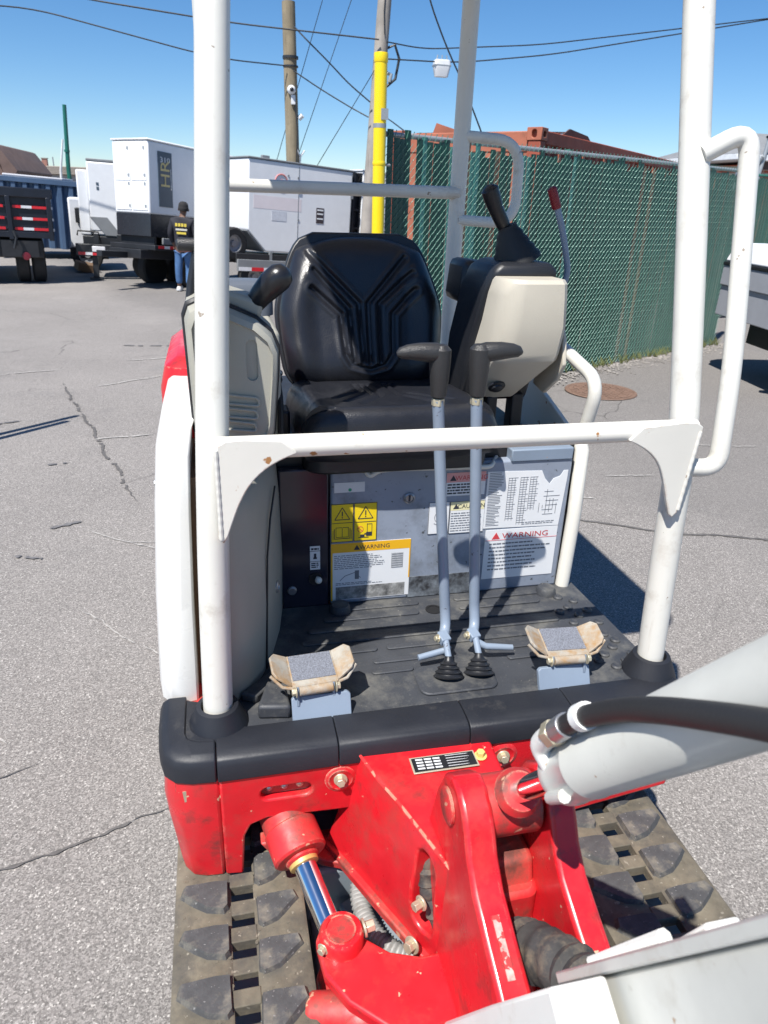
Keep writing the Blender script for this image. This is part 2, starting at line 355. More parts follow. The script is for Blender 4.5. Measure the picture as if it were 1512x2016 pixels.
for a, b_, wd in (((-2.2, 6.3), (-2.0, 6.25), .04), ((-1.5, 4.4), (-1.3, 4.35), .025), ((-1.1, 4.6), (-.98, 4.62), .025), ((-.9, 3.6), (-.75, 3.66), .025), ((-1.0, 3.3), (-.85, 3.25), .02), ((-1.7, 5.6), (-1.5, 5.7), .03), ((-.5, 8.0), (.2, 8.2), .05), ((-1.2, 9.5), (-.3, 9.4), .06)):
    ground_strip('stain', [a, b_], wd, oil, .9, .15, n=60)
ground_strip('sand_patch', [(-.52, .90), (-.475, .96), (-.44, 1.03)], .075, sand, .45, 0, n=80)

# ------------------------------------------------------------------ the mini excavator
EX = thing('mini_excavator', 'red and cream mini excavator with open canopy, black seat and rubber tracks', 'excavator', (.36, 1.4, 0), world=True)
X, Y, Z = V(1,0,0), V(0,1,0), V(0,0,1)
def part(mb, name, m, bevel=0, parent=None, seg=2, smooth=38, label=None):
    o = build(mb, name, m, parent or EX, bevel, seg, smooth)
    if label: o['label'] = label
    return o
def bolt(c, axis, r, h, m=zinc, name='bolt', parent=None, washer=True):
    mb = MB(); u, v, d = frame(axis); c = Vector(c)
    if washer: mb.lathe([(r*1.5, 0), (r*1.5, h*.22), (r*.9, h*.22)], c, d, 18)
    mb.prism([(r*math.cos(R_(60*k+12)), r*math.sin(R_(60*k+12))) for k in range(6)], c+d*h*.2, u, v, d*h*.8)
    return part(mb, name, m, .0008, parent)

# canopy posts (y lean taken from the right post), rear posts, bars, roof
def front_post(s):
    x = .851 if s > 0 else -.041; dx = 0 if s > 0 else 1
    prof = [(.695, 1.09), (.86, 1.105), (1.02, 1.118), (1.20, 1.131), (1.53, 1.218), (1.93, 1.329), (2.30, 1.432)]
    lean = {.695: 0, .86: .005, 1.02: .011, 1.20: .021, 1.53: .042, 1.93: .069, 2.30: .094}
    pts = [V(x + dx*lean[z], y, z) for z, y in prof]
    return MB().tube(fillet(pts, .15, 5), .0268, 24)
part(front_post(-1), 'post', cream); part(front_post(1), 'post', cream)
for x in (.015, .79):
    part(MB().tube([V(x, 2.40, .95), V(x, 2.42, 1.2), V(x, 2.40, 2.3)], .026, 20), 'post', cream)
roof = MB(); roof.prism(rrect(.97, 1.32, .12, 6, .395, 1.86), V(0,0,2.30), X, Y, Z*.05); part(roof, 'canopy_roof', cream, .012)
part(MB().tube([V(-.01, 1.106, 1.230), V(.85, 1.106, 1.230)], .0188, 20), 'crossbar', cream_rust)
part(MB().tube([V(.015, 2.40, 1.628), V(.79, 2.40, 1.628)], .019, 16), 'crossbar', cream)
def gusset(s):
    # curved corner plate under the bar
    def arc(a, b_, c_, d_, n=14):
        return [((1-t)**3*a[0]+3*t*(1-t)**2*b_[0]+3*t*t*(1-t)*c_[0]+t**3*d_[0], (1-t)**3*a[1]+3*t*(1-t)**2*b_[1]+3*t*t*(1-t)*c_[1]+t**3*d_[1]) for t in [k/n for k in range(n+1)]]
    if s < 0: poly = [(-.012, 1.240), (.002, 1.249), (.03, 1.2505), (.09, 1.246)] + arc((.114, 1.224), (.040, 1.198), (.026, 1.165), (-.002, 1.085)) + [(-.010, 1.072), (-.018, 1.08)]
    else: poly = [(.852, 1.240), (.838, 1.249), (.81, 1.2505), (.73, 1.244)] + arc((.706, 1.220), (.785, 1.185), (.783, 1.16), (.816, 1.070)) + [(.824, 1.062), (.834, 1.072)]
    return MB().prism(poly, V(0, 1.083, 0), X, Z, Y*.010)
part(gusset(-1), 'gusset', cream_rust, .002); part(gusset(1), 'gusset', cream_rust, .002)
wl = MB(); wl.tube([V(-.013, 1.0835, 1.080+.0035*i) for i in range(45)], [.0036+.0003*math.sin(i*1.4) for i in range(45)], 8); part(wl, 'weld_bead', cream)
wl = MB(); wl.tube([V(.834+.0003*i, 1.0835, 1.078+.0035*i) for i in range(45)], [.0036+.0003*math.sin(i*1.4) for i in range(45)], 8); part(wl, 'weld_bead', cream)
# outside grab handles
part(MB().tube(fillet([V(.852, 1.245, 1.690), V(.935, 1.235, 1.735), V(.935, 1.205, 1.60), V(.922, 1.13, 1.33), V(.918, 1.105, 1.150), V(.852, 1.118, 1.150)], .075, 7), .0175, 16), 'grab_handle', cream)
part(MB().tube(fillet([V(.79, 2.40, 1.792), V(.985, 2.40, 1.785), V(.99, 2.40, 1.54), V(.79, 2.40, 1.548)], .085, 7), .017, 14), 'grab_handle', cream)
part(MB().tube(fillet([V(.86, 1.72, 1.275), V(.865, 1.49, 1.225), V(.865, 1.53, 1.08), V(.86, 1.60, .98)], .06, 7), .016, 14), 'hand_rail', cream)

# deck, floor mat and the raised front edge
part(MB().box(-.12, .862, 1.0, 1.50, .60, .694), 'deck_plate', red_worn)
fm = MB(); fm.prism([(-.02, 1.03), (.862, 1.03), (.875, 1.08), (.862, 1.475), (.08, 1.475), (.02, 1.24), (-.03, 1.14)], V(0, 0, .6945), X, Y, Z*.0065)
floor = part(fm, 'floor_mat', rubber_mat)
for x0, x1, y in ((.25, .44, 1.440), (.53, .76, 1.440), (.20, .43, 1.398), (.53, .74, 1.400), (.16, .76, 1.357), (.14, .75, 1.312), (.13, .30, 1.268), (.32, .74, 1.268), (.28, .40, 1.222), (.56, .73, 1.226), (.27, .36, 1.186), (.57, .73, 1.186)):
    mb = MB(); mb.prism(rrect(x1-x0, .017, .008, 3, (x0+x1)/2, y), V(0, 0, .7008), X, Y, Z*.0045); part(mb, 'rib', rubber_mat, .0018, floor)
studs = [(.792,1.405),(.823,1.382),(.796,1.357),(.767,1.341),(.806,1.318),(.836,1.335),(.778,1.290),(.809,1.268),(.838,1.282),(.824,1.233),(.793,1.225),(.766,1.245),(.818,1.182),(.786,1.159),(.838,1.205),(.822,1.13),(.789,1.113),(.762,1.140),(.848,1.15)]
sm = MB().lathe([(.0115, 0), (.0112, .004), (.008, .0065), (.0035, .0045), (0, .0045)], (0,0,0), Z, 14).mesh('stud')
for x, y in studs:
    o = link('stud', sm, rubber_mat, floor, off=False); o.location = (x, y, .7008)
for x, y in ((.246, 1.440), (.772, 1.434)):   # rubber plugs
    part(MB().lathe([(.026, 0), (.024, .012), (.020, .018), (0, .018)], V(x, y, .7008), Z, 20), 'plug', rubber_mat, 0, floor)
part(MB().lathe([(.020, 0), (.020, .002), (.015, .002), (.015, .0005), (0, .0005)], V(.468, 1.405, .701), Z, 18), 'drain_ring', darkblack, 0, floor)
wd = MB(); wd.prism([(.055, 1.165), (.09, 1.135), (.092, 1.075), (.03, 1.085)], V(0,0,.7008), X, Y, Z*.03); part(wd, 'wedge_block', rubber_mat, .006, floor)
wd = MB(); wd.prism([(.0, 1.145), (.03, 1.13), (.13, 1.235), (.12, 1.26)], V(0,0,.7008), X, Y, Z*.02); part(wd, 'kick_strip', rubber_mat, .005, floor)

def lip(x0, x1, y_off=0):
    prof = [(1.068, .700), (1.064, .7065), (1.045, .709), (1.012, .7085), (.998, .7065), (.989, .701), (.984, .691), (.981, .668), (.981, .660), (1.0, .655), (1.068, .66)]
    return MB().loft([[V(x, y+y_off, z) for y, z in prof] for x in (x0, x1)])
part(lip(-.046, .1675), 'edge_cover', rubber_lip, .002)
part(lip(.1690, .4165), 'edge_cover', rubber_lip, .002)
part(lip(.4180, .630), 'edge_cover', rubber_lip, .002)
part(lip(.6315, .885), 'edge_cover', rubber_lip, .002)
cl = MB()   # left corner cover wraps round the corner
rings = []
def offs(p, d): return p
outer = [(-.0475, .981), (-.09, .984), (-.118, .992), (-.137, 1.012), (-.146, 1.045), (-.150, 1.10), (-.150, 1.165)]
inner = [(-.0475, 1.03), (-.08, 1.035), (-.095, 1.045), (-.10, 1.06), (-.10, 1.08), (-.10, 1.12), (-.10, 1.165)]
for (ox, oy), (ix, iy) in zip(outer, inner):
    rings.append([V(ix, iy, .66), V(ix, iy, .712), V(ix*.35+ox*.65, iy*.35+oy*.65, .7125), V(ix*.12+ox*.88, iy*.12+oy*.88, .705), V(ox, oy, .690), V(ox, oy, .66)])
cl.loft(rings); part(cl, 'corner_cover', rubber_lip, .003)
cl = MB(); cl.prism([(-.128, 1.03), (-.0475, 1.03), (-.0475, 1.14), (-.128, 1.17)], V(0, 0, .69), X, Y, Z*.0175); part(cl, 'corner_cover', rubber_lip, .004)
for x, y in ((-.041, 1.09), (.851, 1.09)):  # rubber boots round the posts
    part(MB().lathe([(.058, -.012), (.052, .004), (.043, .024), (.038, .036), (.030, .038), (.029, .020)], V(x, y, .706), Z, 26), 'post_boot', rubber_lip)

# red front covers
RY = .985
lc = MB(); lc.prism([(-.045, .668), (-.045, .43), (-.013, .425), (-.006, .52), (.006, .545), (.035, .556), (.20, .549), (.214, .584), (.207, .672)], V(0, RY, 0), X, Z, Y*.02)
o = part(lc, 'front_cover', red)
c = MB(); c.prism(rrect(.092, .028, .0138, 8, .072, .6135), V(0, RY-.03, 0), X, Z, Y*.08); cut(o, c); addbevel(o, .006, 3)
part(MB().box(.02, .125, 1.030, 1.036, .585, .64), 'valve_plate', red_worn)
for i, x in enumerate((.042, .070, .098)):
    mb = MB(); mb.tube([V(x, 1.03, .6135), V(x, 1.006, .6135)], .006, 12); mb.ball((x, 1.004, .6135), .0085, 8); part(mb, 'grease_fitting', steel if i < 2 else zinc)
cn = MB(); rings = []
for x, y in [(-.0475, RY), (-.085, RY+.002), (-.113, RY+.010), (-.131, RY+.030), (-.139, RY+.06), (-.142, RY+.12), (-.144, 1.5), (-.144, 2.1)]:
    k = 1-.16*smooth(-.06, -.14, x) if False else 1
    f = smooth(-.05, -.15, x) if False else max(0, min(1, (-.05-x)/.1))
    rings.append([V(x, y, .668), V(x-.006*f, y, .60), V(x-.002*f, y, .55), V(x+.010*f, y, .46), V(x+.016*f, y, .43), V(x+.03*f+.002, y+.02, .43), V(x+.02, y+.02, .668)])
cn.loft(rings); part(cn, 'corner_panel', red, .004)
rc = MB(); rc.prism([(.462, .674), (.462, .60), (.55, .50), (.614, .438), (.872, .479), (.885, .55), (.885, .668)], V(0, RY, 0), X, Z, Y*.02); part(rc, 'front_cover', red, .006, seg=3)
rc = MB(); rc.prism([(RY+.01, .668), (RY+.01, .50), (1.9, .50), (1.9, .668)], V(.868, 0, 0), Y, Z, X*.016); part(rc, 'side_panel', red, .006)
for x, z in ((.171, .626), (.488, .626)):   # dished bolt pads
    part(MB().lathe([(.030, -.002), (.029, .001), (.022, .004), (.016, .001), (0, .001)], V(x, RY, z), -Y, 26), 'bolt_pad', red)
    bolt((x, RY-.002, z), (-.1, -1, .15), .0085, .014)
# scraped paint marks on the corner
part(MB().prism([(-.108,.640),(-.098,.642),(-.097,.618),(-.106,.616)], V(0, .9925, 0), X, Z, -Y*.0012), 'paint_scrape', zinc)

# hood / tank behind the seat
hd_ = MB(); hd_.loft([[V(x, y, z) for x, y in rrect(.99-2*i, 1.0-2*i, .14, 6, .36, 2.0)] for z, i in ((.60, 0), (.98, 0), (1.02, .015), (1.035, .05))]); part(hd_, 'rear_hood', gasket, 0)
tk = MB(); tk.loft([[V(x, y, z) for x, y in rrect(.15-2*i, .46-2*i, .06-i, 6, -.055, 1.82)] for z, i in ((.9, 0), (1.20, 0), (1.25, .012), (1.27, .04))]); part(tk, 'tank_cover', red, 0)
# white left skin
sk = MB(); rings = []
for z, sh, yb in ((.690, 0, 0), (.74, .002, 0), (.9, .010, .005), (1.08, .024, .02), (1.18, .034, .04), (1.225, .046, .07), (1.235, .058, .10)):
    rings.append([V(-.078+sh*.55, 1.175+yb, z), V(-.105+sh*.8, 1.168+yb, z), V(-.130+sh, 1.175+yb, z), V(-.146+sh, 1.195+yb, z), V(-.155+sh, 1.25+yb, z), V(-.157+sh, 1.4, z), V(-.157+sh, 1.95-yb, z), V(-.12+sh, 1.95-yb, z), V(-.078+sh*.55, 1.4, z)])
sk.loft(rings); part(sk, 'side_skin', white_skin, .004)
bolt((-.152, 1.62, .98), -X, .008, .012, steel)
part(MB().box(-.085, -.03, 1.22, 1.45, .70, 1.14), 'inner_bulkhead', mat('brown_primer', (.10, .055, .03), .8))
# tan trim pod beside the floor
pod = MB(); base = [(-.045, 1.135), (-.012, 1.142), (.018, 1.165), (.048, 1.215), (.075, 1.29), (.098, 1.38), (.112, 1.468), (.112, 1.60), (-.045, 1.60)]
rings = []
for z, k in ((.700, 1), (.85, 1.02), (1.0, 1.0), (1.075, .97), (1.105, .90), (1.118, .78)):
    rings.append([V(-.045+(x+.045)*k, 1.60+(y-1.60)*(1-(1-k)*.25), z) for x, y in base])
pod.loft(rings); part(pod, 'side_trim', tan, .004)
st = MB(); st.tube([V(.0565+.002, 1.236, .705), V(.064, 1.25, .82), V(.070, 1.262, .95), V(.080, 1.29, 1.02), V(.096, 1.36, 1.06)], .0022, 6); part(st, 'trim_seam', gasket)
part(MB().lathe([(.013, 0), (.013, .004), (.009, .006), (.008, .004), (0, .004)], V(.0905, 1.345, .835), (.94, -.28, 0), 18), 'trim_lock', steel)
# seat-base panels
PY = 1.470
part(MB().box(.228, .816, PY, 1.50, .700, 1.050), 'battery_cover', panel, .006)
part(MB().box(.420, .60, PY-.0012, PY+.002, .703, .760), 'scuffed_strip', panel_dirty, .0005)
part(MB().box(.112, .2235, PY, 1.50, .700, 1.052), 'fuel_panel', navy, .004)
part(MB().box(.112, .83, PY+.03, 1.52, .69, 1.10), 'seat_base', gasket)
part(MB().box(.655, .812, PY-.004, PY+.03, 1.046, 1.076), 'top_flange', bluegrey, .003)
part(MB().tube([V(.834, 1.470, .70), V(.842, 1.475, .90), V(.846, 1.49, 1.06), V(.85, 1.53, 1.10)], .0175, 14), 'fender_rail', cream_rust)
fd = MB(); fd.prism([(1.48, .70), (1.48, 1.07), (1.54, 1.09), (1.64, 1.12), (1.80, 1.165), (1.95, 1.165), (1.95, .70)], V(.838, 0, 0), Y, Z, X*.012); part(fd, 'fender_plate', cream_rust, .002)
part(MB().box(.70, .838, 1.52, 1.54, .95, 1.085), 'fender_web', cream, .003)
part(MB().lathe([(.0135, 0), (.0135, .005), (.010, .008), (.0085, .006), (0, .006)], V(.411, PY, .970), -Y, 22), 'panel_lock', steel)
part(MB().box(.409, .4135, PY-.0075, PY-.0055, .963, .978), 'key_slot', l_ink)
part(MB().lathe([(.011, 0), (.011, .004), (.0085, .007), (0, .007)], V(.136, PY, .750), -Y, 18), 'panel_lock', steel)
kn = MB(); kn.tube([V(.196, PY, .780), V(.196, PY-.012, .780)], .004, 8); kn.ball((.197, PY-.016, .780), .0085, 8); part(kn, 'pull_knob', cream)
part(MB().lathe([(.017, 0), (.016, .003), (0, .003)], V(.192, PY, .776), -Y, 18), 'knob_rosette', gasket)
part(MB().tube(fillet([V(.275, 1.50, 1.058), V(.302, 1.462, 1.050), V(.313, 1.452, 1.033), V(.330, 1.452, 1.046), V(.36, 1.452, 1.050), V(.60, 1.455, 1.042), V(.63, 1.50, 1.048)], .012, 4), .0058, 10), 'hood_latch_rod', cream)

# ---- labels on the panel
def label(x0, x1, z0, z1, m, txt, y=PY, name='warning_label'):
    o = part(MB().box(x0, x1, y-.0012, y+.0004, z0, z1), name, m); o['label'] = txt; return o
def ink(o, rects, m=l_ink, y=PY, name='print', d=.0018):
    mb = MB()
    for x0, x1, z0, z1 in rects: mb.box(x0, x1, y-d, y-.0010, z0, z1)
    return part(mb, name, m, 0, o)
def lines(x0, x1, z0, z1, rows, fill=.85, th=.42, bold=0):
    out = []; h = (z1-z0)/rows
    for r in range(rows):
        z = z1-(r+.5)*h; x = x0; end = x0+(x1-x0)*random.uniform(fill*.75, 1)
        while x < end:
            wl_ = random.uniform(.004, .013); out.append((x, min(x+wl_, end), z-h*th/2, z+h*th/2)); x += wl_+random.uniform(.0012, .0026)
    return out
def words(o, txt, x, z, h, m, y=PY, align='CENTER', sx=1.0):
    return part(text_mb(txt, h, V(x, y-.0019, z), X, Z, align, sx), 'lettering', m, 0, o)
def tri(o, x, z, h, m, y=PY, fill=True):
    mb = MB()
    if fill: mb.prism([(x-h*.58, z), (x+h*.58, z), (x, z+h)], V(0, y-.0011, 0), X, Z, -Y*.0007)
    else:
        for a, b_ in (((x-h*.58, z), (x+h*.58, z)), ((x+h*.58, z), (x, z+h)), ((x, z+h), (x-h*.58, z))):
            d = Vector((b_[0]-a[0], b_[1]-a[1])).normalized(); n = Vector((-d.y, d.x))*.0009
            mb.prism([(a[0]+n.x, a[1]+n.y), (b_[0]+n.x, b_[1]+n.y), (b_[0]-n.x, b_[1]-n.y), (a[0]-n.x, a[1]-n.y)], V(0, y-.0011, 0), X, Z, -Y*.0007)
        mb.box(x-.0012, x+.0012, y-.0018, y-.0011, z+h*.30, z+h*.68); mb.box(x-.0012, x+.0012, y-.0018, y-.0011, z+h*.12, z+h*.22)
    return part(mb, 'hazard_triangle', m, 0, o)
label(.236, .306, .992, 1.016, l_silver, 'silver strip label with a small green mark', name='maker_strip')
part(MB().lathe([(.004, 0), (.004, .0006), (0, .0006)], V(.272, PY-.0012, .998), -Y, 10), 'green_mark', l_green)
for x0, x1 in ((.229, .2805), (.2825, .336)):
    o = label(x0, x1, .868, .964, l_yellow, 'yellow pictogram safety label', name='pictogram_label'); cx = (x0+x1)/2
    tri(o, cx, .925, .030, l_ink, fill=False); ink(o, [(x0+.002, x1-.002, .916, .9172)])
    ink(o, [(x0, x1, .9628, .964), (x0, x1, .868, .8692), (x0, x0+.001, .868, .964), (x1-.001, x1, .868, .964)])
    if x0 < .25:   # open book
        ink(o, [(cx-.019, cx-.0175, .878, .902), (cx+.0175, cx+.019, .878, .902), (cx-.019, cx+.019, .876, .8775), (cx-.0006, cx+.0006, .880, .904), (cx-.015, cx-.014, .880, .905), (cx+.014, cx+.015, .880, .905), (cx-.015, cx-.001, .9045, .9055), (cx+.001, cx+.015, .9045, .9055), (cx-.015, cx+.015, .880, .881), (cx-.022, cx-.021, .875, .898), (cx+.021, cx+.022, .875, .898)])
    else:
        mb = MB(); mb.tube([V(cx-.012+.007*math.cos(k*.5236), PY-.0014, .898+.007*math.sin(k*.5236)) for k in range(13)], .0006, 5); mb.tube([V(cx-.017, PY-.0014, .903), V(cx-.007, PY-.0014, .893)], .0006, 5); part(mb, 'prohibition_mark', l_redink, 0, o)
        ink(o, [(cx-.016, cx+.008, .876, .8775), (cx-.012, cx-.002, .8775, .884), (cx+.002, cx+.016, .880, .890), (cx+.004, cx+.005, .890, .912), (cx+.004, cx+.016, .910, .911), (cx+.015, cx+.016, .890, .910), (cx-.002, cx+.002, .884, .887)])
o = label(.2285, .421, .712, .864, l_white, 'large yellow bordered warning label, worn at the bottom')
ink(o, [(.2285, .421, .840, .864), (.2285, .2325, .712, .840), (.418, .421, .760, .840)], l_orange, name='header', d=.0015)
tri(o, .290, .845, .013, l_ink); words(o, 'WARNING', .333, .846, .0105, l_ink)
ink(o, lines(.236, .365, .795, .834, 8, .9, .32), l_inkg); ink(o, lines(.24, .36, .752, .760, 2, .9, .35), l_inkg)
ink(o, [(.375+.003*i, .376+.003*i, .790, .83) for i in range(10)]+[(.375, .403, .79+.006*i, .791+.006*i) for i in range(7)], l_inkg)
mb = MB(); mb.tube([V(.250, PY-.0015, .765), V(.262, PY-.0015, .777), V(.285, PY-.0015, .785), V(.30, PY-.0015, .770)], .0007, 5); mb.box(.286, .296, PY-.0018, PY-.0011, .767, .79); part(mb, 'excavator_drawing', l_inkg, 0, o)
ink(o, [(.240, .41, .714, .748)], l_worn, name='worn_area', d=.0016)
o = label(.500, .596, .968, 1.026, l_white, 'small warning label with a faded pink header')
ink(o, [(.500, .596, 1.002, 1.026)], l_pink, name='header', d=.0015); tri(o, .516, 1.006, .014, l_ink); words(o, 'WARNING', .561, 1.007, .0115, l_redink); ink(o, lines(.503, .593, .971, 1.0, 4, .9, .5), l_ink)
o = label(.461, .512, .872, .954, l_white, 'white pictogram label beside the caution label', name='pictogram_label')
mb = MB(); mb.tube([V(.488+.012*math.cos(k*.5236), PY-.0014, .915+.014*math.sin(k*.5236)) for k in range(10)], .0007, 5); mb.tube([V(.475, PY-.0014, .90), V(.50, PY-.0014, .885), V(.50, PY-.0014, .93)], .0007, 5); part(mb, 'pictogram', l_inkg, 0, o)
ink(o, [(.461, .512, .9532, .954), (.461, .512, .872, .8728), (.461, .4618, .872, .954), (.5112, .512, .872, .954)])
o = label(.5135, .600, .870, .953, l_white, 'white caution label with a pale yellow header')
ink(o, [(.5145, .599, .930, .952)], mat('label_pale_yellow', (.76, .70, .42), .5), name='header', d=.0015); tri(o, .528, .934, .013, l_ink); words(o, 'CAUTION', .566, .935, .0105, l_ink); ink(o, lines(.517, .597, .874, .926, 8, .9, .34), l_inkg)
ink(o, [(.5135, .600, .9522, .953), (.5135, .600, .870, .8708), (.5135, .5143, .870, .953)])
sp = MB(); sp.prism([(.601, .877), (.799, .873), (.806, 1.0), (.806, 1.018), (.795, 1.018), (.787, 1.004), (.770, .998), (.762, .985), (.748, 1.0), (.738, 1.020), (.601, 1.024)], V(0, PY, 0), X, Z, -Y*.0012); o = part(sp, 'lubrication_chart', l_white); o['label'] = 'large white torn maintenance chart'
rs = []
for i in range(34): rs += [(.606, .606+random.uniform(.02, .038), 1.019-.0041*i, 1.0203-.0041*i)]
for c0, n in ((.655, 9), (.685, 10), (.71, 7)):
    for i in range(n*2): zq = 1.005-.0062*i; rs += [(c0, c0+random.uniform(.014, .024), zq, zq+.0008)]
    for k in range(3): rs += [(c0+.008*k, c0+.008*k+.0007, 1.006-.0062*n*2, 1.006)]
for i in range(6): rs += [(.742+random.uniform(0, .02), .76+random.uniform(.008, .032), .905+.012*i, .9062+.012*i), (.74+.009*i, .741+.009*i, .905+random.uniform(0, .02), .93+random.uniform(0, .045))]
rs += lines(.70, .79, .880, .889, 2, .9, .35)
ink(o, rs, l_inkg)
o = label(.609, .799, .736, .871, l_white, 'white warning label with red heading')
words(o, 'WARNING', .714, .847, .014, l_redink, sx=1.25); tri(o, .637, .846, .018, l_redink); ink(o, lines(.622, .785, .757, .838, 8, .85, .34), l_inkg); ink(o, [(.609, .799, .8425, .8433)], l_redink)
o = label(.1795, .203, .801, .862, l_white, 'small white tag on the dark panel', name='tag_label')
ink(o, [(.1795, .203, .849, .8500), (.1795, .203, .822, .8228), (.1885, .194, .832, .843), (.187, .1955, .829, .833)]+lines(.182, .201, .805, .820, 3, 1, .55)+lines(.182, .201, .851, .859, 1, 1, .6))

# ------------------------------------------------------------------ seat
SX = .372
ribs = [[(.236,1.475),(.36,1.355),(.366,1.215)],[(.247,1.434),(.334,1.343),(.343,1.215)],[(.240,1.392),(.311,1.33),(.320,1.235),(.335,1.210),(.384,1.196),(.425,1.208),(.444,1.235),(.448,1.33),(.510,1.39)],[(.384,1.215),(.384,1.355),(.486,1.464)],[(.411,1.215),(.413,1.355),(.504,1.43)]]
Z0, Z1 = 1.150, 1.512
def half_w(v):
    v = max(0., min(1., v))
    w_ = .195+.022*math.sin(min(1, v/.55)*1.57) - .050*smooth(.45, 1.0, v)
    return w_*min(1, max(0., 1-max(0, (v-.78)/.22)**2.6)**.5*.34+.66 if v > .78 else 1)*(1-.10*max(0, (.12-v)/.12)**2)
def back_pt(u, v, side):
    s = 2*u-1; hw = half_w(v); x = SX+s*hw; z = Z0+(Z1-Z0)*v + (0 if v < .9 else -.02*abs(s)**3*(v-.9)*10)
    yc = 1.835+.095*v+.02*v*v
    e = (max(0, 1-abs(s)**5))**.5*(max(0, 1-abs(2*v-1)**9))**.5
    if side < 0:
        bol = .030*smooth(.52, .86, abs(s))*(1-smooth(.70, .98, v))*(.5+.5*smooth(0, .3, v))
        lum = .012*math.exp(-((v-.18)/.16)**2)
        d = poly_min((x, z)); gr = -.0085*math.exp(-(d/.0062)**2) + .0035*math.exp(-((d-.0125)/.006)**2)
        return V(x, yc-(.046+bol+lum)*e-gr*-1*e if False else yc-(.046+bol+lum+gr)*e, z)
    return V(x, yc+.018*e, z)
def poly_min(p): return min(poly_d(p, r) for r in ribs)
def bk():
    mb = MB(); nu, nv = 110, 120
    fu = lambda t: .5-.5*math.cos(math.pi*t)*(1) if False else t
    mb.grid(nu, nv, lambda u, v: back_pt(u, v, -1)); mb.grid(nu, nv, lambda u, v: back_pt(u, v, 1), True)
    # close the rim
    rim = []
    idx = [(i, 0) for i in range(nu)]+[(nu-1, j) for j in range(1, nv)]+[(i, nv-1) for i in range(nu-2, -1, -1)]+[(0, j) for j in range(nv-2, 0, -1)]
    n = nu*nv
    for k in range(len(idx)):
        a = idx[k][1]*nu+idx[k][0]; q = idx[(k+1) % len(idx)]; b_ = q[1]*nu+q[0]; mb.f.append((a, b_, b_+n, a+n))
    return mb
part(bk(), 'seat_back', vinyl, smooth=60)
sh = MB(); sh.loft([[V(SX+s*(half_w(v)*1.035), 1.835+.095*v+.02*v*v+dy, Z0-.005+(Z1-Z0+.012)*v) for v, s in [(i/24, -1) for i in range(25)]+[(1-i/24, 1) for i in range(25)]] for dy in (.004, .030)]); part(sh, 'seat_shell', blackpl, .004)
cr = [[(.27, 1.50), (.345, 1.60), (.345, 1.74)], [(.30, 1.47), (.362, 1.57), (.362, 1.74)], [(.46, 1.47), (.405, 1.57), (.405, 1.74)], [(.51, 1.50), (.422, 1.60), (.422, 1.74)], [(.25, 1.55), (.328, 1.64), (.328, 1.74)]]
def cush(u, v):
    s = 2*u-1; hw = .222-.018*abs(2*v-1)**6
    x = SX+.006+s*hw; t = v   # v: 0 front underside .. 1 back
    if t < .22:
        a = (t/.22)*1.57; y = 1.425-.045*math.sin(a)*1 if False else 1.43-.042*math.sin(a*2)**.8*.5-.02*math.cos(a); z = 1.085+.117*math.sin(a)**1.1
    else: y = 1.425+(t-.22)/.78*.42; z = 1.202-.038*(t-.22)/.78
    e = (max(0, 1-abs(s)**7))**.5
    z = 1.085+(z-1.085)*(.35+.65*e); 
    bol = .014*smooth(.6, .85, abs(s))*(1-abs(s)**10)
    d = min(poly_d((x, y), q) for q in cr)
    if t > .22: z += bol - .0075*math.exp(-(d/.006)**2)*e
    y += .02*abs(s)**4*(1-t)
    return V(x, y, z)
part(MB().grid(90, 100, cush), 'seat_cushion', vinyl, smooth=60)
part(MB().prism(rrect(.42, .42, .05, 5, SX+.006, 1.635), V(0, 0, 1.052), X, Y, Z*.045), 'seat_pan', blackpl, .006)
part(MB().prism(rrect(.36, .34, .04, 4, SX, 1.66), V(0, 0, 1.0), X, Y, Z*.055), 'seat_mount', gasket)
bl = MB(); bl.box(.595, .625, 1.66, 1.70, 1.16, 1.29); part(bl, 'seat_belt_stalk', blackpl, .008)
part(MB().obox((.615, 1.655, 1.282), (.028, .02, .034), Euler((.3, .2, 0)).to_matrix()), 'seat_belt_buckle', mat('buckle_red', (.25, .02, .03), .4), .003)
part(MB().obox((.637, 1.652, 1.285), (.014, .02, .026), Euler((.3, .2, 0)).to_matrix()), 'seat_belt_tag', l_white, .002)
hb = MB(); hb.tube([V(.145, 1.78, 1.19), V(.150, 1.80, 1.175), V(.150, 1.83, 1.16)], .006, 8); hb.ball((.146, 1.775, 1.197), .009, 7); part(hb, 'recline_lever', steel)
bb = MB(); bb.box(.125, .150, 1.56, 1.62, 1.07, 1.16); part(bb, 'belt_anchor', blackpl, .006)

# ------------------------------------------------------------------ left console
def rings_from(poly_fn, ys): return [[V(x, y, z) for x, z in poly_fn(k)] for y, k in ys]
L0 = [(-.055, 1.413), (-.0475, 1.432), (-.032, 1.439), (.018, 1.432), (.0685, 1.410), (.095, 1.386), (.106, 1.358), (.103, 1.3075), (.094, 1.207), (.087, 1.187), (.0685, 1.178), (-.023, 1.181), (-.044, 1.193), (-.051, 1.216)]
def shrink(poly, k, cx, cz): return [(cx+(x-cx)*k, cz+(z-cz)*k) for x, z in poly]
lb = MB(); lb.loft([[V(x, y, z) for x, z in shrink(L0, k, .026, 1.317)] for y, k in ((1.236, .80), (1.231, .82), (1.236, .91), (1.249, .955), (1.273, .962))]); o = part(lb, 'left_console_cover', tan)
c = MB(); c.prism(rrect(.019, .070, .0092, 6, .056, 1.342), V(0, 1.18, 0), X, Z, Y*.063); cut(o, c)
LC = o
c = MB(); c.prism(rrect(.022, .073, .011, 6, .056, 1.342), V(0, 1.2405, 0), X, Z, Y*.004); part(c, 'recess_floor', tan, 0, LC)
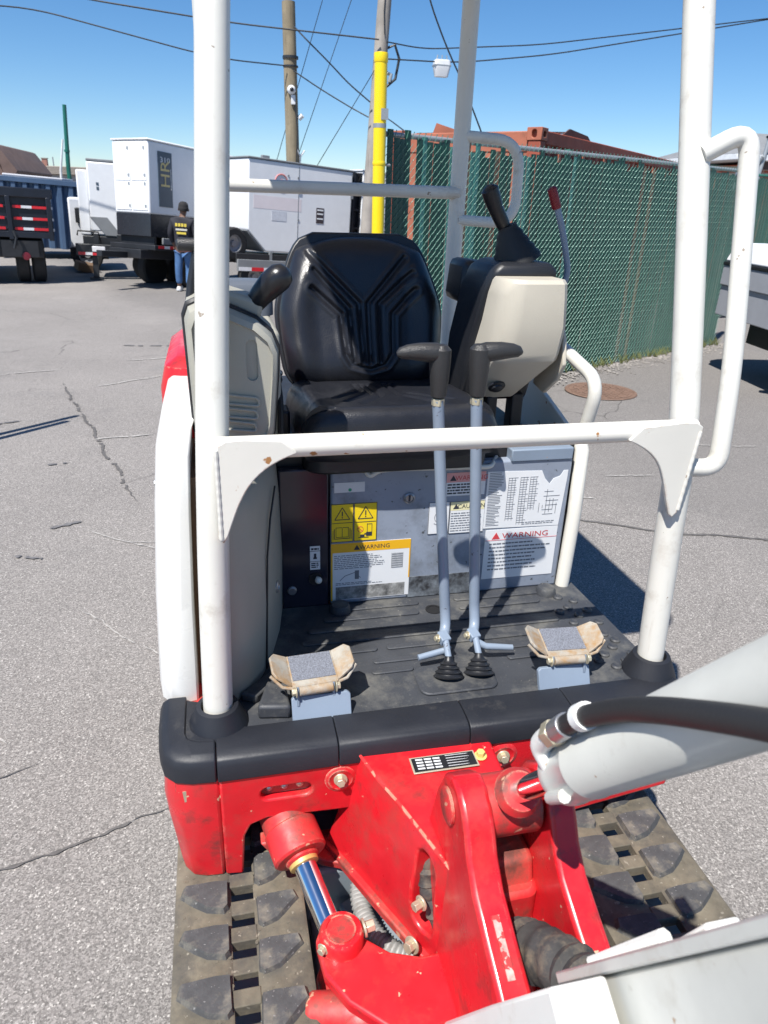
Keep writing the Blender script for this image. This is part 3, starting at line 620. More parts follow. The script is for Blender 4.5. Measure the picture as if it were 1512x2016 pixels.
for i, z in enumerate((1.277, 1.254, 1.231)):
    mb = MB(); mb.tube(fillet([V(-.018, 1.2325, z+.011), V(.064-.0035*i, 1.2325, z), V(.066-.0035*i, 1.2325, z-.0145), V(-.018, 1.2325, z-.0055)], .008, 4), .0024, 6); part(mb, 'moulded_ridge', tan, 0, LC)
part(MB().loft([[V(x, y, z) for x, z in shrink(L0, k, .026, 1.317)] for y, k in ((1.268, .985), (1.272, 1.02), (1.281, 1.02), (1.283, .985))]), 'console_gasket', gasket)
part(MB().loft([[V(x, y, z+dz) for x, z in shrink(L0, k, .026, 1.317)] for y, k, dz in ((1.283, 1.0, 0), (1.325, 1.0, .004), (1.39, .96, .004), (1.42, .86, 0))]), 'left_console_body', tan, 0)
part(MB().obox((.046, 1.310, 1.428), (.070, .055, .036), Euler((.1, .3, 0)).to_matrix()), 'joystick_base', tan, .008)
jl = MB(); jl.tube([V(.060, 1.305, 1.418), V(.078, 1.295, 1.442), V(.097, 1.285, 1.463), V(.1115, 1.28, 1.4755), V(.121, 1.275, 1.482), V(.1255, 1.273, 1.4855)], [.0155, .0197, .0233, .0233, .0174, .0064], 18); part(jl, 'joystick', joy)
part(MB().loft([[V(x, y, z) for x, y in rrect(.13-2*i, .10-2*i, .03, 5, .06, 1.66)] for z, i in ((1.36, 0), (1.41, 0), (1.425, .006), (1.432, .02))]), 'left_arm_rest', mat('grey_vinyl', (.10, .115, .14), .45), 0)
part(MB().box(.00, .12, 1.42, 1.70, 1.13, 1.36), 'left_console_frame', tan, .01)
lk = MB(); lk.tube(fillet([V(-.045, 1.32, 1.41), V(-.040, 1.33, 1.45), V(-.026, 1.335, 1.51)], .02), .0075, 10); part(lk, 'lock_lever', blackpl)
part(MB().tube([V(-.058, 1.335, 1.520), V(-.055, 1.335, 1.520), V(-.009, 1.335, 1.520), V(-.005, 1.335, 1.520)], [.0065, .0115, .0115, .0075], 14), 'lock_lever_grip', grip_rub)
part(MB().tube(fillet([V(.112, 1.50, 1.30), V(.118, 1.42, 1.22), V(.114, 1.40, 1.14)], .03), .0065, 8), 'cable', darkblack)

# ------------------------------------------------------------------ right console
rcv = MB(); secs = []
for z, xl, xr, yf, yb in ((1.178, .590, .690, 1.56, 1.62), (1.274, .580, .733, 1.462, 1.60), (1.284, .580, .736, 1.451, 1.59), (1.30, .580, .738, 1.446, 1.58), (1.36, .588, .742, 1.438, 1.56), (1.42, .592, .738, 1.440, 1.55), (1.448, .596, .736, 1.443, 1.54), (1.456, .600, .733, 1.450, 1.53)):
    r_ = .022; secs.append([V(xl, yb, z), V(xl, yf+.055, z), V(xl+.010, yf+.022, z), V(xl+.028, yf+.005, z), V(xl+.045, yf, z), V(xr-.012, yf+.003, z), V(xr, yf+.016, z), V(xr, yb, z)])
rcv.loft(secs); RC = part(rcv, 'right_console_cover', tan_light, 0, smooth=30)
rb = MB(); rb.loft([[V(x, y, z) for x, y in ((xl, y0), (xr, y0), (xr, y1), (xl, y1))] for z, xl, xr, y0, y1 in ((1.16, .560, .735, 1.60, 1.74), (1.30, .568, .752, 1.575, 1.74), (1.42, .584, .752, 1.545, 1.72), (1.468, .596, .745, 1.525, 1.70), (1.485, .615, .735, 1.54, 1.68))]); part(rb, 'right_console_body', blackpl, .012)
part(MB().obox((.650, 1.82, 1.415), (.10, .14, .105), Euler((0, .1, 0)).to_matrix()), 'right_arm_rest', blackpl, .018)
bt = MB()
for i in range(1): bt.tube([V(.675-.0035*k, 1.60, 1.480+.0085*k) for k in range(10)], [.056-.0042*k+(.003 if k % 2 else 0) for k in range(10)], 20)
part(bt, 'joystick_boot', darkblack)
part(MB().tube([V(.645, 1.60, 1.545), V(.632, 1.598, 1.56), V(.612, 1.595, 1.59), V(.600, 1.592, 1.612), V(.592, 1.59, 1.628), V(.588, 1.589, 1.634)], [.011, .0155, .0165, .019, .019, .010], 16), 'joystick', joy)
part(MB().tube(fillet([V(.775, 1.60, 1.37), V(.795, 1.60, 1.42), V(.805, 1.60, 1.46), V(.782, 1.60, 1.54), V(.757, 1.60, 1.60)], .03, 5), .0072, 10), 'blade_lever', steelblue)
part(MB().tube([V(.758, 1.60, 1.594), V(.757, 1.60, 1.597), V(.741, 1.60, 1.634), V(.739, 1.60, 1.637)], [.009, .0108, .0108, .006], 12), 'blade_lever_grip', mat('red_rubber_grip', (.20, .012, .02), .5))
part(MB().lathe([(.020, 0), (.020, .003), (.014, .005), (.013, .009), (.006, .012), (0, .012)], V(.622, 1.520, 1.215), (0, -.72, -.69), 18), 'console_knob', blackpl)
part(MB().box(.62, .645, 1.56, 1.60, 1.05, 1.18), 'console_bracket', gasket, .004)
part(MB().box(.69, .72, 1.58, 1.62, 1.05, 1.18), 'console_bracket', gasket, .004)
sc = MB(); sc.prism([(1.48, 1.235), (1.455, 1.275), (1.47, 1.33), (1.52, 1.40), (1.58, 1.42), (1.60, 1.20), (1.54, 1.19)], V(.748, 0, 0), Y, Z, X*.01); part(sc, 'console_side', tan_light, .003)

# ------------------------------------------------------------------ travel levers
def lever(xb, xt, s):
    lv = part(MB().tube(fillet([V(xb-.014*1, 1.205, .752), V(xb, 1.232, .765), V(xb+.0, 1.244, .80), V((xb*.55+xt*.45), 1.242, 1.0), V(xt, 1.240, 1.262)], .03, 5), .0112, 16), 'travel_lever', steelblue)
    part(MB().cyl(V(xt, 1.24, 1.252), V(xt, 1.24, 1.266), .0125, 6), 'lock_nut', zinc, .0008, lv)
    gp = MB(); gp.tube([V(xt, 1.24, 1.268), V(xt, 1.24, 1.27), V(xt, 1.24, 1.30), V(xt-.001, 1.24, 1.335), V(xt-.001, 1.24, 1.356), V(xt-.001, 1.24, 1.364)], [.0125, .0145, .0175, .0200, .0195, .012], 20)
    gp.tube([V(xt-.012*s, 1.24, 1.349), V(xt+.012*s, 1.24, 1.350), V(xt+.04*s, 1.24, 1.352), V(xt+.062*s, 1.24, 1.352), V(xt+.075*s, 1.24, 1.350), V(xt+.082*s, 1.24, 1.348)], [.014, .0185, .0165, .0135, .0105, .004], 16)
    part(gp, 'grip', grip_rub, 0, lv)
    ft = MB(); ft.tube([V(xb-.005, 1.197, .742), V(xb+.012*s, 1.19, .735), V(xb+.072*s, 1.185, .728)], [.009, .0075, .0065], 10); part(ft, 'foot_bar', steelblue, 0, lv)
    cb = MB(); cb.obox((xb-.012, 1.205, .757), (.022, .026, .018), Euler((.3, 0, .2)).to_matrix()); part(cb, 'clamp', bluegrey, .002, lv)
    bolt((xb-.024, 1.205, .757), (-1, -.2, .2), .006, .008, zinc, 'clamp_bolt', lv)
    bo = MB(); x = xb-.012; prof = []
    for k in range(12): prof.append((.031-.0016*k+(.0035 if k % 3 == 1 else 0), .003+.0028*k))
    prof += [(.010, .038), (.008, .046), (0, .046)]
    bo.lathe([(0, .002)]+prof, V(x-.006, 1.140, .7008), (.1, .5, 1), 22); part(bo, 'boot', blackpl, 0, lv)
    part(MB().tube([V(x-.002, 1.158, .736), V(x+.002, 1.198, .757)], .007, 10), 'stub', steelblue, 0, lv)
lever(.440, .394, -1); lever(.506, .470, 1)
tr = MB(); tr.prism(rrect(.165, .095, .022, 5, .435, 1.138), V(0,0,.7008), X, Y, Z*.006); part(tr, 'boot_plate', rubber_mat, .003, floor)

# ------------------------------------------------------------------ foot pedals
def pedal(cx, s):
    pr = MB(); pr.prism([(-.056, 0), (.056, 0), (.056, .042), (.050, .047), (-.050, .047), (-.056, .042)], V(cx, 1.064, .7015), X, V(0, .42, .9), V(0, .01, -.003)); pd = part(pr, 'pedal', bluegrey, .0015)
    T = Matrix.Rotation(R_(-4*s), 3, 'Z') @ Matrix.Rotation(R_(14), 3, 'X'); c0 = V(cx+.012*s, 1.123, .776)
    M_ = lambda a, b_, c_=0: c0+T @ V(a, b_, c_)
    pl = MB(); pl.prism([(-.044, -.040), (.044, -.040), (.044, .036), (-.044, .036)], c0-T@V(0,0,.003), T@X, T@Y, T@V(0,0,.005)); part(pl, 'plate', rusty, .001, pd)
    gp = MB(); gp.prism([(-.041, -.026), (.041, -.026), (.041, .034), (-.041, .034)], c0+T@V(0,0,.0021), T@X, T@Y, T@V(0,0,.0014)); part(gp, 'grit_pad', gritpad, 0, pd)
    for k in (-1, 1):
        W = T @ Matrix.Rotation(R_(-33*k), 3, 'Y'); o_ = M_(k*.0445, 0)
        wg = MB(); wg.prism([(0, -.036), (k*.032, -.026), (k*.040, -.016), (k*.040, .022), (k*.030, .034), (0, .036)], o_-W@V(0,0,.003), W@X, W@Y, W@V(0,0,.005)); part(wg, 'wing', rusty, .001, pd)
        lw = MB(); lw.tube([M_(k*.040, -.039, -.004), M_(k*.062, -.033, -.002), M_(k*.082, -.016, .014)], .0032, 8); part(lw, 'rim_rod', rusty, 0, pd)
        lg = MB(); lg.prism([(-.012, -.036), (.006, -.036), (.010, -.004), (-.006, .004)], M_(k*.034, -.036, -.004)-X*.0025, V(0, 1, 0), V(0, 0, 1), X*.005); part(lg, 'ear', bluegrey, .001, pd)
    part(MB().cyl(M_(-.032, -.043, -.008), M_(.032, -.043, -.008), .0095, 14), 'hinge_tube', rusty, .001, pd)
    for k in (-1, 1): bolt(M_(k*.037, -.043, -.008), T@X*k, .0078, .009, zinc, 'hinge_bolt', pd)
pedal(.150, -1); pedal(.647, 1)
# ------------------------------------------------------------------ tracks
def track(x0, x1, s):
    """belt with a slotted middle band, lugs, side frame; s=+1 when the outer side is +x"""
    ya, yb, zc, r = .36, 1.95, .215, .205
    per = 2*(yb-ya)+2*math.pi*r
    def loop(t, h=0):
        t %= per; L1 = yb-ya
        if t < L1: return V(0, yb-t, zc+r+h), V(0, -1, 0), V(0, 0, 1)
        t -= L1
        if t < math.pi*r:
            a = t/r; n = V(0, -math.sin(a), math.cos(a)); return V(0, ya, zc)+n*(r+h), V(0, -math.cos(a), -math.sin(a)), n
        t -= math.pi*r
        if t < L1: return V(0, ya+t, zc-r-h), V(0, 1, 0), V(0, 0, -1)
        t -= L1; a = math.pi+t/r; n = V(0, -math.sin(a), math.cos(a)); return V(0, yb, zc)+n*(r+h), V(0, -math.cos(a), -math.sin(a)), n
    tr_ = part(MB(), 'track', None) if False else None
    xm0, xm1 = (x0+x1)/2-.020-.004*s, (x0+x1)/2+.020-.004*s
    N_ = 160
    def band(a, b_):
        mb = MB(); rings = []
        for k in range(N_+1):
            t = per*k/N_; rings.append([loop(t, h)[0]+X*x for x, h in ((a, -.014), (a, .006), (a+.006, .010), (b_-.006, .010), (b_, .006), (b_, -.014))])
        mb.loft(rings, cap=False); return mb
    T = part(band(x0, xm0), 'track', trackr, smooth=50)
    T['label'] = 'muddy rubber track'
    part(band(xm1, x1), 'track_band', trackr, 0, T, smooth=50)
    mb = MB(); np_ = 82; pitch = per/np_
    for k in range(np_):
        p, d, n = loop(k*pitch); M_ = Matrix((X, d, n)).transposed()
        mb.obox(p+X*(xm0+xm1)/2-n*.002, (xm1-xm0+.006, pitch*.52, .016 if k % 2 else .024), M_)
    lb_ = part(mb, 'link_bars', trackr, .002, T); lb_['kind'] = 'stuff'
    # lugs: outer wedge and inner wedge per pitch, shared meshes
    wo = (xm0-x0) if s < 0 else (x1-xm1); wi = (x1-xm1) if s < 0 else (xm0-x0)
    def lug(wd_, fl):
        q = [(.003, 0), (wd_*.30, -.004), (wd_-.010, -.003), (wd_-.003, .022), (wd_-.020, .038), (wd_*.45, .062), (.010, .070), (.002, .060)]
        top = [(.006, .004), (wd_*.30, .001), (wd_-.016, .002), (wd_-.011, .019), (wd_-.028, .033), (wd_*.43, .056), (.013, .064), (.006, .056)]
        m_ = MB(); m_.loft([[V(fl*a, b_, .006) for a, b_ in q], [V(fl*a, b_, .0185) for a, b_ in top], [V(fl*a*.98, b_*.98+.0004, .021) for a, b_ in top]]); return m_.mesh('lug', 30)
    mo = lug(wo, 1 if s > 0 else -1); mi = lug(wi, -1 if s > 0 else 1)
    nl = 51; lp = per/nl
    for k in range(nl):
        for me, xx, sh in ((mo, xm1 if s > 0 else xm0, .0), (mi, xm0 if s > 0 else xm1, .45)):
            p, d, n = loop((k+sh)*lp+.02); o = link('lug', me, lugm, T, off=False)
            o.matrix_local = Matrix.Translation(p+X*xx+d*random.uniform(-.003, .003)-n*random.uniform(0, .003)) @ Matrix((X, d, n)).transposed().to_4x4() @ Matrix.Rotation(random.uniform(-.05, .05), 4, 'Z') @ Matrix.Diagonal((random.uniform(.93, 1.02), random.uniform(.90, 1.06), random.uniform(.85, 1.05), 1))
    pb = MB()
    for _ in range(420):
        yy = random.uniform(.40, 1.05); xx = random.uniform(x0+.008, x1-.008); sz = random.uniform(.0012, .0038)
        if xm0 < xx < xm1: continue
        pb.ball((xx, yy, zc+r+.0095), sz, 3, (1, random.uniform(.7, 1.3), .7))
    pb_ = part(pb, 'grit', trackr, 0, T); pb_['kind'] = 'stuff'
    fr = MB(); fr.box(x0+.03, x1-.03, .42, 1.88, .09, .33); part(fr, 'track_frame', slate_frame, .01)
track(-.136, .092, -1); track(.612, .856, 1)
# undercarriage and blade arms between the tracks
part(MB().box(.10, .60, .98, 1.75, .20, .40), 'car_body', slate_frame, .01)
part(MB().prism([(.11, .60), (.36, .55), (.60, .60), (.60, 1.02), (.11, 1.02)], V(0, 0, .18), X, Y, Z*.10), 'belly_plate', slate_frame, .01)
part(MB().obox((.27, .93, .305), (.17, .14, .02), Euler((.15, 0, .35)).to_matrix()), 'guard_plate', slate_frame, .004)
part(MB().box(.545, .60, .35, 1.10, .26, .34), 'blade_arm', slate_frame, .008); part(MB().box(.12, .175, .35, .70, .20, .28), 'blade_arm', slate_frame, .008)
bolt((.575, .56, .34), Z, .012, .012)
part(MB().lathe([(.30, 0), (.30, .12), (0, .12)], V(.36, 1.45, .44), Z, 40), 'slew_ring', gasket)
part(MB().box(-.10, .82, 1.12, 2.1, .50, .60), 'turntable', red_worn, .01)
co = MB(); cp = [V(.235, 1.02, .44), V(.213, .975, .40), V(.196, .924, .385), V(.204, .868, .375), V(.238, .817, .37), V(.285, .79, .37), V(.33, .77, .37)]
cc = fillet(cp, .06, 8); dense = []
for i in range(len(cc)-1):
    for k in range(8): dense.append(cc[i].lerp(cc[i+1], k/8))
dd = 0; out = [dense[0]]
for p in dense[1:]:
    if (p-out[-1]).length > .0024: out.append(p)
co.tube(out, [.0165+(.0022 if (i//1) % 3 == 0 else -.0012) for i in range(len(out))], 14); part(co, 'corrugated_conduit', conduit)

# ------------------------------------------------------------------ nose of the frame and swing post
nose = MB()
top = [(.205, .990, .674), (.252, .862, .670), (.296, .715, .676), (.345, .70, .676), (.43, .72, .676), (.450, .862, .670), (.458, .990, .668)]
bot = [(.150, 1.03, .43), (.232, .862, .43), (.292, .742, .43), (.345, .72, .43), (.44, .742, .43), (.50, .862, .43), (.56, 1.03, .43)]
nose.loft([[V(*p) for p in bot], [V(*p) for p in top]]); NO = part(nose, 'frame_nose', red)
c = MB(); dr = V(-.95, -.30, 0).normalized(); tn = V(.30, -.95, 0).normalized()
c.prism([(a, b_) for a, b_ in rrect(.052, .175, .0255, 7)], V(.287, .780, .560)+dr*.10, tn, V(0, 0, 1), -dr*.16); cut(NO, c); addbevel(NO, .005, 3)
part(MB().loft([[V(x, y, z) for x, y in ((.138, 1.03), (.222, .855), (.285, .728), (.30, .74), (.240, .868), (.160, 1.04))] for z in (.416, .436)]), 'nose_flange', red_worn, .003)
part(MB().prism([(.05, 1.06), (.135, .985), (.205, .955), (.24, .88), (.30, 1.05)], V(0, 0, .41), X, Y, Z*.018), 'swing_bracket_plate', red_worn, .003)
part(MB().prism([(.10, 1.02), (.20, .995), (.205, 1.02), (.15, 1.04)], V(0, 0, .535), X, Y, Z*.01), 'inner_rib', red_worn, .002)
# worn edge weld along the ridge
part(MB().tube([V(.206, .985, .676), V(.230, .925, .666), V(.252, .862, .671), V(.274, .79, .674), V(.296, .715, .677)], .0028, 6), 'ridge_weld', mat('chipped_ridge', (.62, .22, .15), .6, var=.3, vscale=60, chips=((.66, .03, .03), .5, 50)))
# nameplate
pu = V(.137, -.006, 0).normalized(); pv = V(0, .999, .03).normalized(); pn = pu.cross(pv)
po = V(.2915, .921, .6728)
npz = MB(); npz.prism([(0, 0), (.122, .004), (.122, .042), (0, .038)], po+pn*.001, pu, pv, pn*.0016); NP = part(npz, 'nameplate', plate_rim, .0005)
npz = MB(); npz.prism([(.003, .003), (.119, .007), (.119, .039), (.003, .035)], po+pn*.0026, pu, pv, pn*.0006); part(npz, 'plate_field', plate_black, 0, NP)
npz = MB()
for i in range(4):
    for k in range(3):
        a = .010+.016*k; npz.prism([(a, .008+.007*i), (a+.013, .008+.007*i), (a+.013, .0118+.007*i), (a, .0118+.007*i)], po+pn*.0032, pu, pv, pn*.0003)
for i in range(5): 
    a = .066; npz.prism([(a, .009+.0062*i), (a+random.uniform(.03, .048), .010+.0062*i), (a+.04, .0108+.0062*i), (a, .0102+.0062*i)], po+pn*.0032, pu, pv, pn*.0003)
part(npz, 'plate_print', l_silver, 0, NP)
bolt((.424, .945, .671), (0, 0, 1), .008, .012, mat('yellow_cap', (.62, .50, .16), .5), 'grease_cap')
# ears
def ear(xa, xb):
    q = [(.742, .840), (.716, .838), (.690, .822), (.672, .800), (.655, .770), (.625, .740), (.575, .715), (.520, .690), (.470, .660), (.44, .61), (.45, .53), (.52, .46), (.66, .43), (.74, .45), (.79, .52), (.825, .61), (.832, .665), (.800, .765), (.776, .815)]
    return MB().prism(q, V(xa, 0, 0), Y, Z, X*(xb-xa))
part(ear(.292, .338), 'post_ear', red, .007, seg=3); part(ear(.420, .462), 'post_ear', red, .007, seg=3)
part(MB().loft([[V(x, y, z) for x, y in rrect(.10, .15, .02, 5, .373, .745)] for z in (.42, .60, .66)]), 'swing_post', red_worn, .008)
part(MB().lathe([(.046, -.05), (.046, .30)], V(.373, .765, .40), Z, 28), 'swing_hub', red_worn, .004)
part(MB().loft([[V(x, y, z) for x, y in ((.326, yy), (.42, yy), (.42, yy+.06), (.326, yy+.06))] for z, yy in ((.44, .60), (.56, .66), (.70, .70))]), 'post_web', red_worn, .01)
part(MB().lathe([(.028, 0), (.028, .004), (.024, .006), (0, .006)], V(.2915, .742, .785), -X, 26), 'pin_head', red_worn)
part(MB().lathe([(.044, -.043), (.045, -.038), (.045, .038), (.044, .043)], V(.373, .727, .789), X, 30), 'cylinder_eye', red_worn, .003)
strip = MB(); strip.prism([(0, 0), (.010, 0), (.010, .075), (0, .075)], V(.310, .532, .6962), X, V(0, .903, .43), V(0, -.0008, .0018)); part(strip, 'faded_sticker', mat('faded_sticker', (.46, .30, .27), .6, var=.4, vscale=90, chips=((.55, .03, .03), .55, 60)))
CX = .373; CA = V(CX, .727, .800); CD = V(0, -.622, .783).normalized()
part(MB().lathe([(.020, .035), (.034, .055), (.031, .062), (.027, .070), (0, .072)], CA, CD, 26), 'rod_collar', red_worn)
part(MB().cyl(CA+CD*.06, CA+CD*.30, .0165, 28), 'boom_cylinder_rod', chrome)
BCYL = part(MB().lathe([(.0, .228), (.033, .228), (.0352, .232), (.0372, .238), (.0372, .250), (.0362, .254), (.0362, .30), (.0370, .302), (.0370, .305), (.0362, .307), (.0362, .95), (.02, .96), (0, .96)], CA, CD, 48), 'boom_cylinder_barrel', boomgrey, smooth=30)
part(MB().tube([CA+CD*.24+V(-.030, 0, 0)+V(0, -.02, -.014), CA+CD*.28+V(-.030, -.022, -.016)], .008, 10), 'cylinder_port', boomgrey, 0, BCYL)
# hose, elbow and ferrule on the cylinder
pE = V(.338, .590, 1.030)
hx = [V(.350, .575, 1.000), V(.336, .588, 1.026), V(.336, .578, 1.044), V(.336, .562, 1.066)]
part(MB().tube(fillet(hx, .014, 5), .0125, 16), 'hose_elbow', boomwhite)
part(MB().cyl(V(.336, .568, 1.058), V(.336, .556, 1.074), .0155, 6), 'hose_nut', zinc, .001)
part(MB().cyl(V(.336, .556, 1.074), V(.336, .538, 1.098), .0135, 18), 'hose_ferrule', steel, .001)
part(MB().tube(fillet([V(.336, .541, 1.094), V(.336, .515, 1.126), V(.336, .455, 1.185), V(.335, .40, 1.228), V(.335, .303, 1.295), V(.335, .2, 1.355), V(.335, .0, 1.48)], .06, 6), .0112, 18), 'hydraulic_hose', hose)
part(MB().tube([V(.336, .516, 1.125), V(.336, .506, 1.136)], .0142, 18), 'hose_tie', white_tie)
part(MB().obox((.395, .36, 1.345), (.022, .04, .02)), 'pipe_clamp', zinc, .002)

# boom: foot fork and box section rising past the camera
bd = V(0, -.493, .870).normalized(); bn = V(0, .870, .493).normalized()
B0 = V(0, .425, .862)
def bx_(xa, xb, s0, s1, h0, h1): return MB().loft([[B0+X*x+bd*s+bn*h for x, h in ((xa, h0), (xb, h0), (xb, h1), (xa, h1))] for s in (s0, s1)])
part(bx_(.318, .425, -.005, 1.25, -.155, -.004), 'boom', boomgrey, .004)
part(bx_(.308, .435, -.012, 1.25, -.004, .008), 'boom_top_plate', boomgrey, .002)
part(MB().tube([B0+V(.325, 0, 0)+bd*.05+bn*.010, B0+V(.355, 0, 0)+bd*.16+bn*.012], [.004, .009], 8), 'boom_grease_line', boomwhite)
ff = MB(); ff.prism([(.12, -.004), (-.10, -.008), (-.36, -.016), (-.40, -.06), (-.37, -.12), (-.05, -.17), (.12, -.16)], B0+X*.252, bd, bn, X*.056); part(ff, 'boom_foot', boomwhite, .004)
ff = MB(); ff.prism([(.10, .02), (.02, .012), (-.12, -.006), (-.20, -.04), (-.22, -.09), (-.20, -.14), (-.05, -.15), (.10, -.14)], B0+X*.432, bd, bn, X*.04); part(ff, 'boom_foot', boomwhite, .004)
# hoses bundled between the ears
hp = [V(.365, .74, .46), V(.368, .67, .55), V(.372, .60, .645), V(.385, .545, .695), V(.40, .49, .72), V(.40, .40, .74)]
hh = fillet(hp, .06, 8); part(MB().tube(hh, [.036+.0035*math.sin(i*1.9)+.002*math.sin(i*4.1) for i in range(len(hh))], 18), 'hose_sleeve', wrap)
hp = [V(.30, .84, .64), V(.288, .815, .575), V(.293, .79, .52), V(.315, .765, .46)]
hh = fillet(hp, .05, 8); part(MB().tube(hh, [.016+.002*math.sin(i*2.3) for i in range(len(hh))], 14), 'hose_sleeve', wrap)
bolt((.272, .772, .545), (-.9, -.4, 0), .0085, .018); bolt((.258, .765, .455), (-.8, -.5, .2), .010, .014)
# swing lug, pin and cylinder
lugp = [(.098, .795), (.112, .822), (.140, .832), (.168, .820), (.178, .785), (.215, .752), (.262, .735), (.300, .735), (.330, .60), (.330, .50), (.27, .55), (.20, .625), (.135, .685), (.105, .735)]
part(MB().prism(lugp, V(0, 0, .444), X, Y, Z*.026), 'swing_lug', red, .005, seg=3)
part(MB().prism(lugp, V(0, 0, .350), X, Y, Z*.026), 'swing_lug', red_worn, .005, seg=3)
part(MB().prism([(.20, .640), (.27, .56), (.33, .51), (.33, .66), (.29, .72), (.22, .73)], V(0, 0, .37), X, Y, Z*.08), 'lug_web', red_worn, .004)
part(MB().lathe([(.037, 0), (.037, .022), (.033, .028), (.026, .029), (.025, .0275), (0, .0275)], V(.140, .785, .470), Z, 30), 'pin_boss', red)
part(MB().lathe([(.024, 0), (.024, .0015), (0, .0015)], V(.140, .785, .4978), Z, 26), 'pin_face', red_worn)
bolt((.177, .790, .484), (1, .1, .1), .010, .020); bolt((.1075, .768, .484), (-.7, -.7, 0), .007, .009)
part(MB().lathe([(.030, -.02), (.030, .055), (.026, .062), (.019, .062), (.019, .05), (0, .05)], V(.135, .705, .415), (-1, .25, -.1), 24), 'grease_boss', red_worn)
part(MB().ball((.165, .695, .41), .044, 10, (1.1, .9, .8)), 'knuckle', red_worn)
bolt((.262, .560, .470), Z, .009, .014)
SA = V(.138, .790, .438); SD = (V(.084, .965, .508)-SA).normalized()
part(MB().lathe([(.030, 0), (.030, .026)], SA-V(0, 0, .0), Z, 24), 'rod_eye', red_worn, .003)
part(MB().cyl(SA+SD*.02, SA+SD*.24, .0205, 30), 'swing_cylinder_rod', chrome)
part(MB().lathe([(.0, .158), (.027, .158), (.031, .162), (.031, .166), (.046, .167), (.050, .171), (.050, .222), (.0465, .225), (.0465, .36), (0, .36)], SA, SD, 36), 'swing_cylinder_gland', red_worn, smooth=30)
part(MB().lathe([(.0208, .150), (.027, .151), (.0275, .158), (.0208, .1585)], SA, SD, 30), 'rod_wiper', brassy)
part(MB().prism([(.05, .0), (.085, .012), (.06, .05), (.02, .05)], V(0, .97, .46), X, Z, Y*.03), 'cylinder_lug', red_worn, .004)
# ================================================================== surroundings
genwhite = mat('generator_white', (.74, .75, .76), .4, var=.03, dirt=((.62, .62, .60), .06, 1.2), streak=((.58, .57, .55), .08, 6))
gengrey = mat('generator_hood_grey', (.20, .21, .22), .5)
blackfr = mat('trailer_black', (.018, .019, .022), .45, var=.2, dirt=((.05, .045, .04), .15, 3))
slatep = mat('slate_sticker', (.055, .085, .115), .4)
gold = mat('gold_lettering', (.56, .46, .20), .45)
whitet = mat('white_lettering', (.72, .73, .74), .5)
tyre = mat('tyre_rubber', (.020, .020, .021), .8, bump=.4, bscale=60)
rimm = mat('wheel_rim', (.32, .32, .33), .45, metal=.4)
tape_r = mat('reflective_red', (.62, .02, .03), .35); tape_w = mat('reflective_white', (.72, .72, .74), .35)
galv = mat('galvanised', (.36, .38, .39), .5, metal=.5, var=.1)
def lpart(mb, name, m, parent, bevel=0, label=None, smooth=38):
    o = link(name, mb.mesh(name, smooth), m, parent)
    if bevel: addbevel(o, bevel)
    if label: o['label'] = label
    return o
def wheel(parent, c, axis, r, wd, steps=18):
    c = Vector(c); a = Vector(axis).normalized()
    t = lpart(MB().lathe([(r*.55, -wd/2), (r*.9, -wd/2), (r, -wd*.36), (r, wd*.36), (r*.9, wd/2), (r*.55, wd/2), (r*.55, -wd/2)], c, a, 28), 'tyre', tyre, parent, 0)
    lpart(MB().lathe([(r*.55, -wd*.3), (r*.56, wd*.42), (r*.50, wd*.42), (r*.46, wd*.18), (r*.2, wd*.10), (r*.18, wd*.3), (0, wd*.3)], c, a, 24), 'rim', rimm, t)
    return t
def tape(parent, p, u, v, n, length, h, first=0, step=.15):
    """alternating red and white reflective tape, each piece a part"""
    p, u, v, n = Vector(p), Vector(u), Vector(v), Vector(n); x = 0; k = first
    while x < length-1e-3:
        s_ = min(step, length-x); mb = MB(); mb.prism([(x, 0), (x+s_, 0), (x+s_, h), (x, h)], p, u, v, n*.006)
        lpart(mb, 'reflective_tape', tape_r if k % 2 == 0 else tape_w, parent); x += s_; k += 1
def box_(x0, x1, y0, y1, z0, z1): return MB().box(x0, x1, y0, y1, z0, z1)

# ---- towable generator with the dark sticker
G = thing('towable_generator', 'white generator with black base and dark gold-lettered sticker on a trailer', 'generator', (-1.26, 16.4, -.30), (0, R_(4.2), R_(46)), 'towable generators')
L_, W_ = 2.7, 1.05
lpart(box_(0, L_, 0, W_, 1.50, 2.86), 'housing', genwhite, G, .03)
lpart(box_(-.02, L_+.02, -.02, W_+.02, 2.862, 2.90), 'roof', genwhite, G, .02)
lpart(box_(.01, L_, .01, W_-.01, 1.06, 1.499), 'base', mat('generator_base_black', (.022, .024, .030), .25), G, .01)
for x, y0, y1 in ((-.012, .06, .50), (-.012, .53, .99)):
    lpart(box_(x, .01, y0, y1, 1.56, 2.10), 'door_panel', genwhite, G, .006); d = lpart(box_(x, .01, y0, y1, 2.12, 2.80), 'door_panel', genwhite, G, .006)
    for z in (2.2, 2.7, 1.62, 2.04): lpart(box_(x-.012, x, y0+.02, y0+.06, z, z+.05), 'hinge', galv, d)
s_ = lpart(MB().box(.25, .62, -.012, .005, 1.66, 2.70), 'sticker', slatep, G)
def vtext(txt, h, x, y, z, m, parent, sx=1, up=True):
    return lpart(text_mb(txt, h, V(x, y, z), V(0, 0, 1) if up else V(1, 0, 0), V(-1, 0, 0) if up else V(0, 0, 1), 'LEFT', sx), 'lettering', m, parent)
vtext('HR', .24, .545, -.018, 2.02, gold, s_, 1.15); vtext('310', .10, .29, -.018, 2.50, whitet, s_, 1.3, False)
lpart(box_(.58, .588, -.018, -.012, 2.0, 2.40), 'rule_line', whitet, s_)
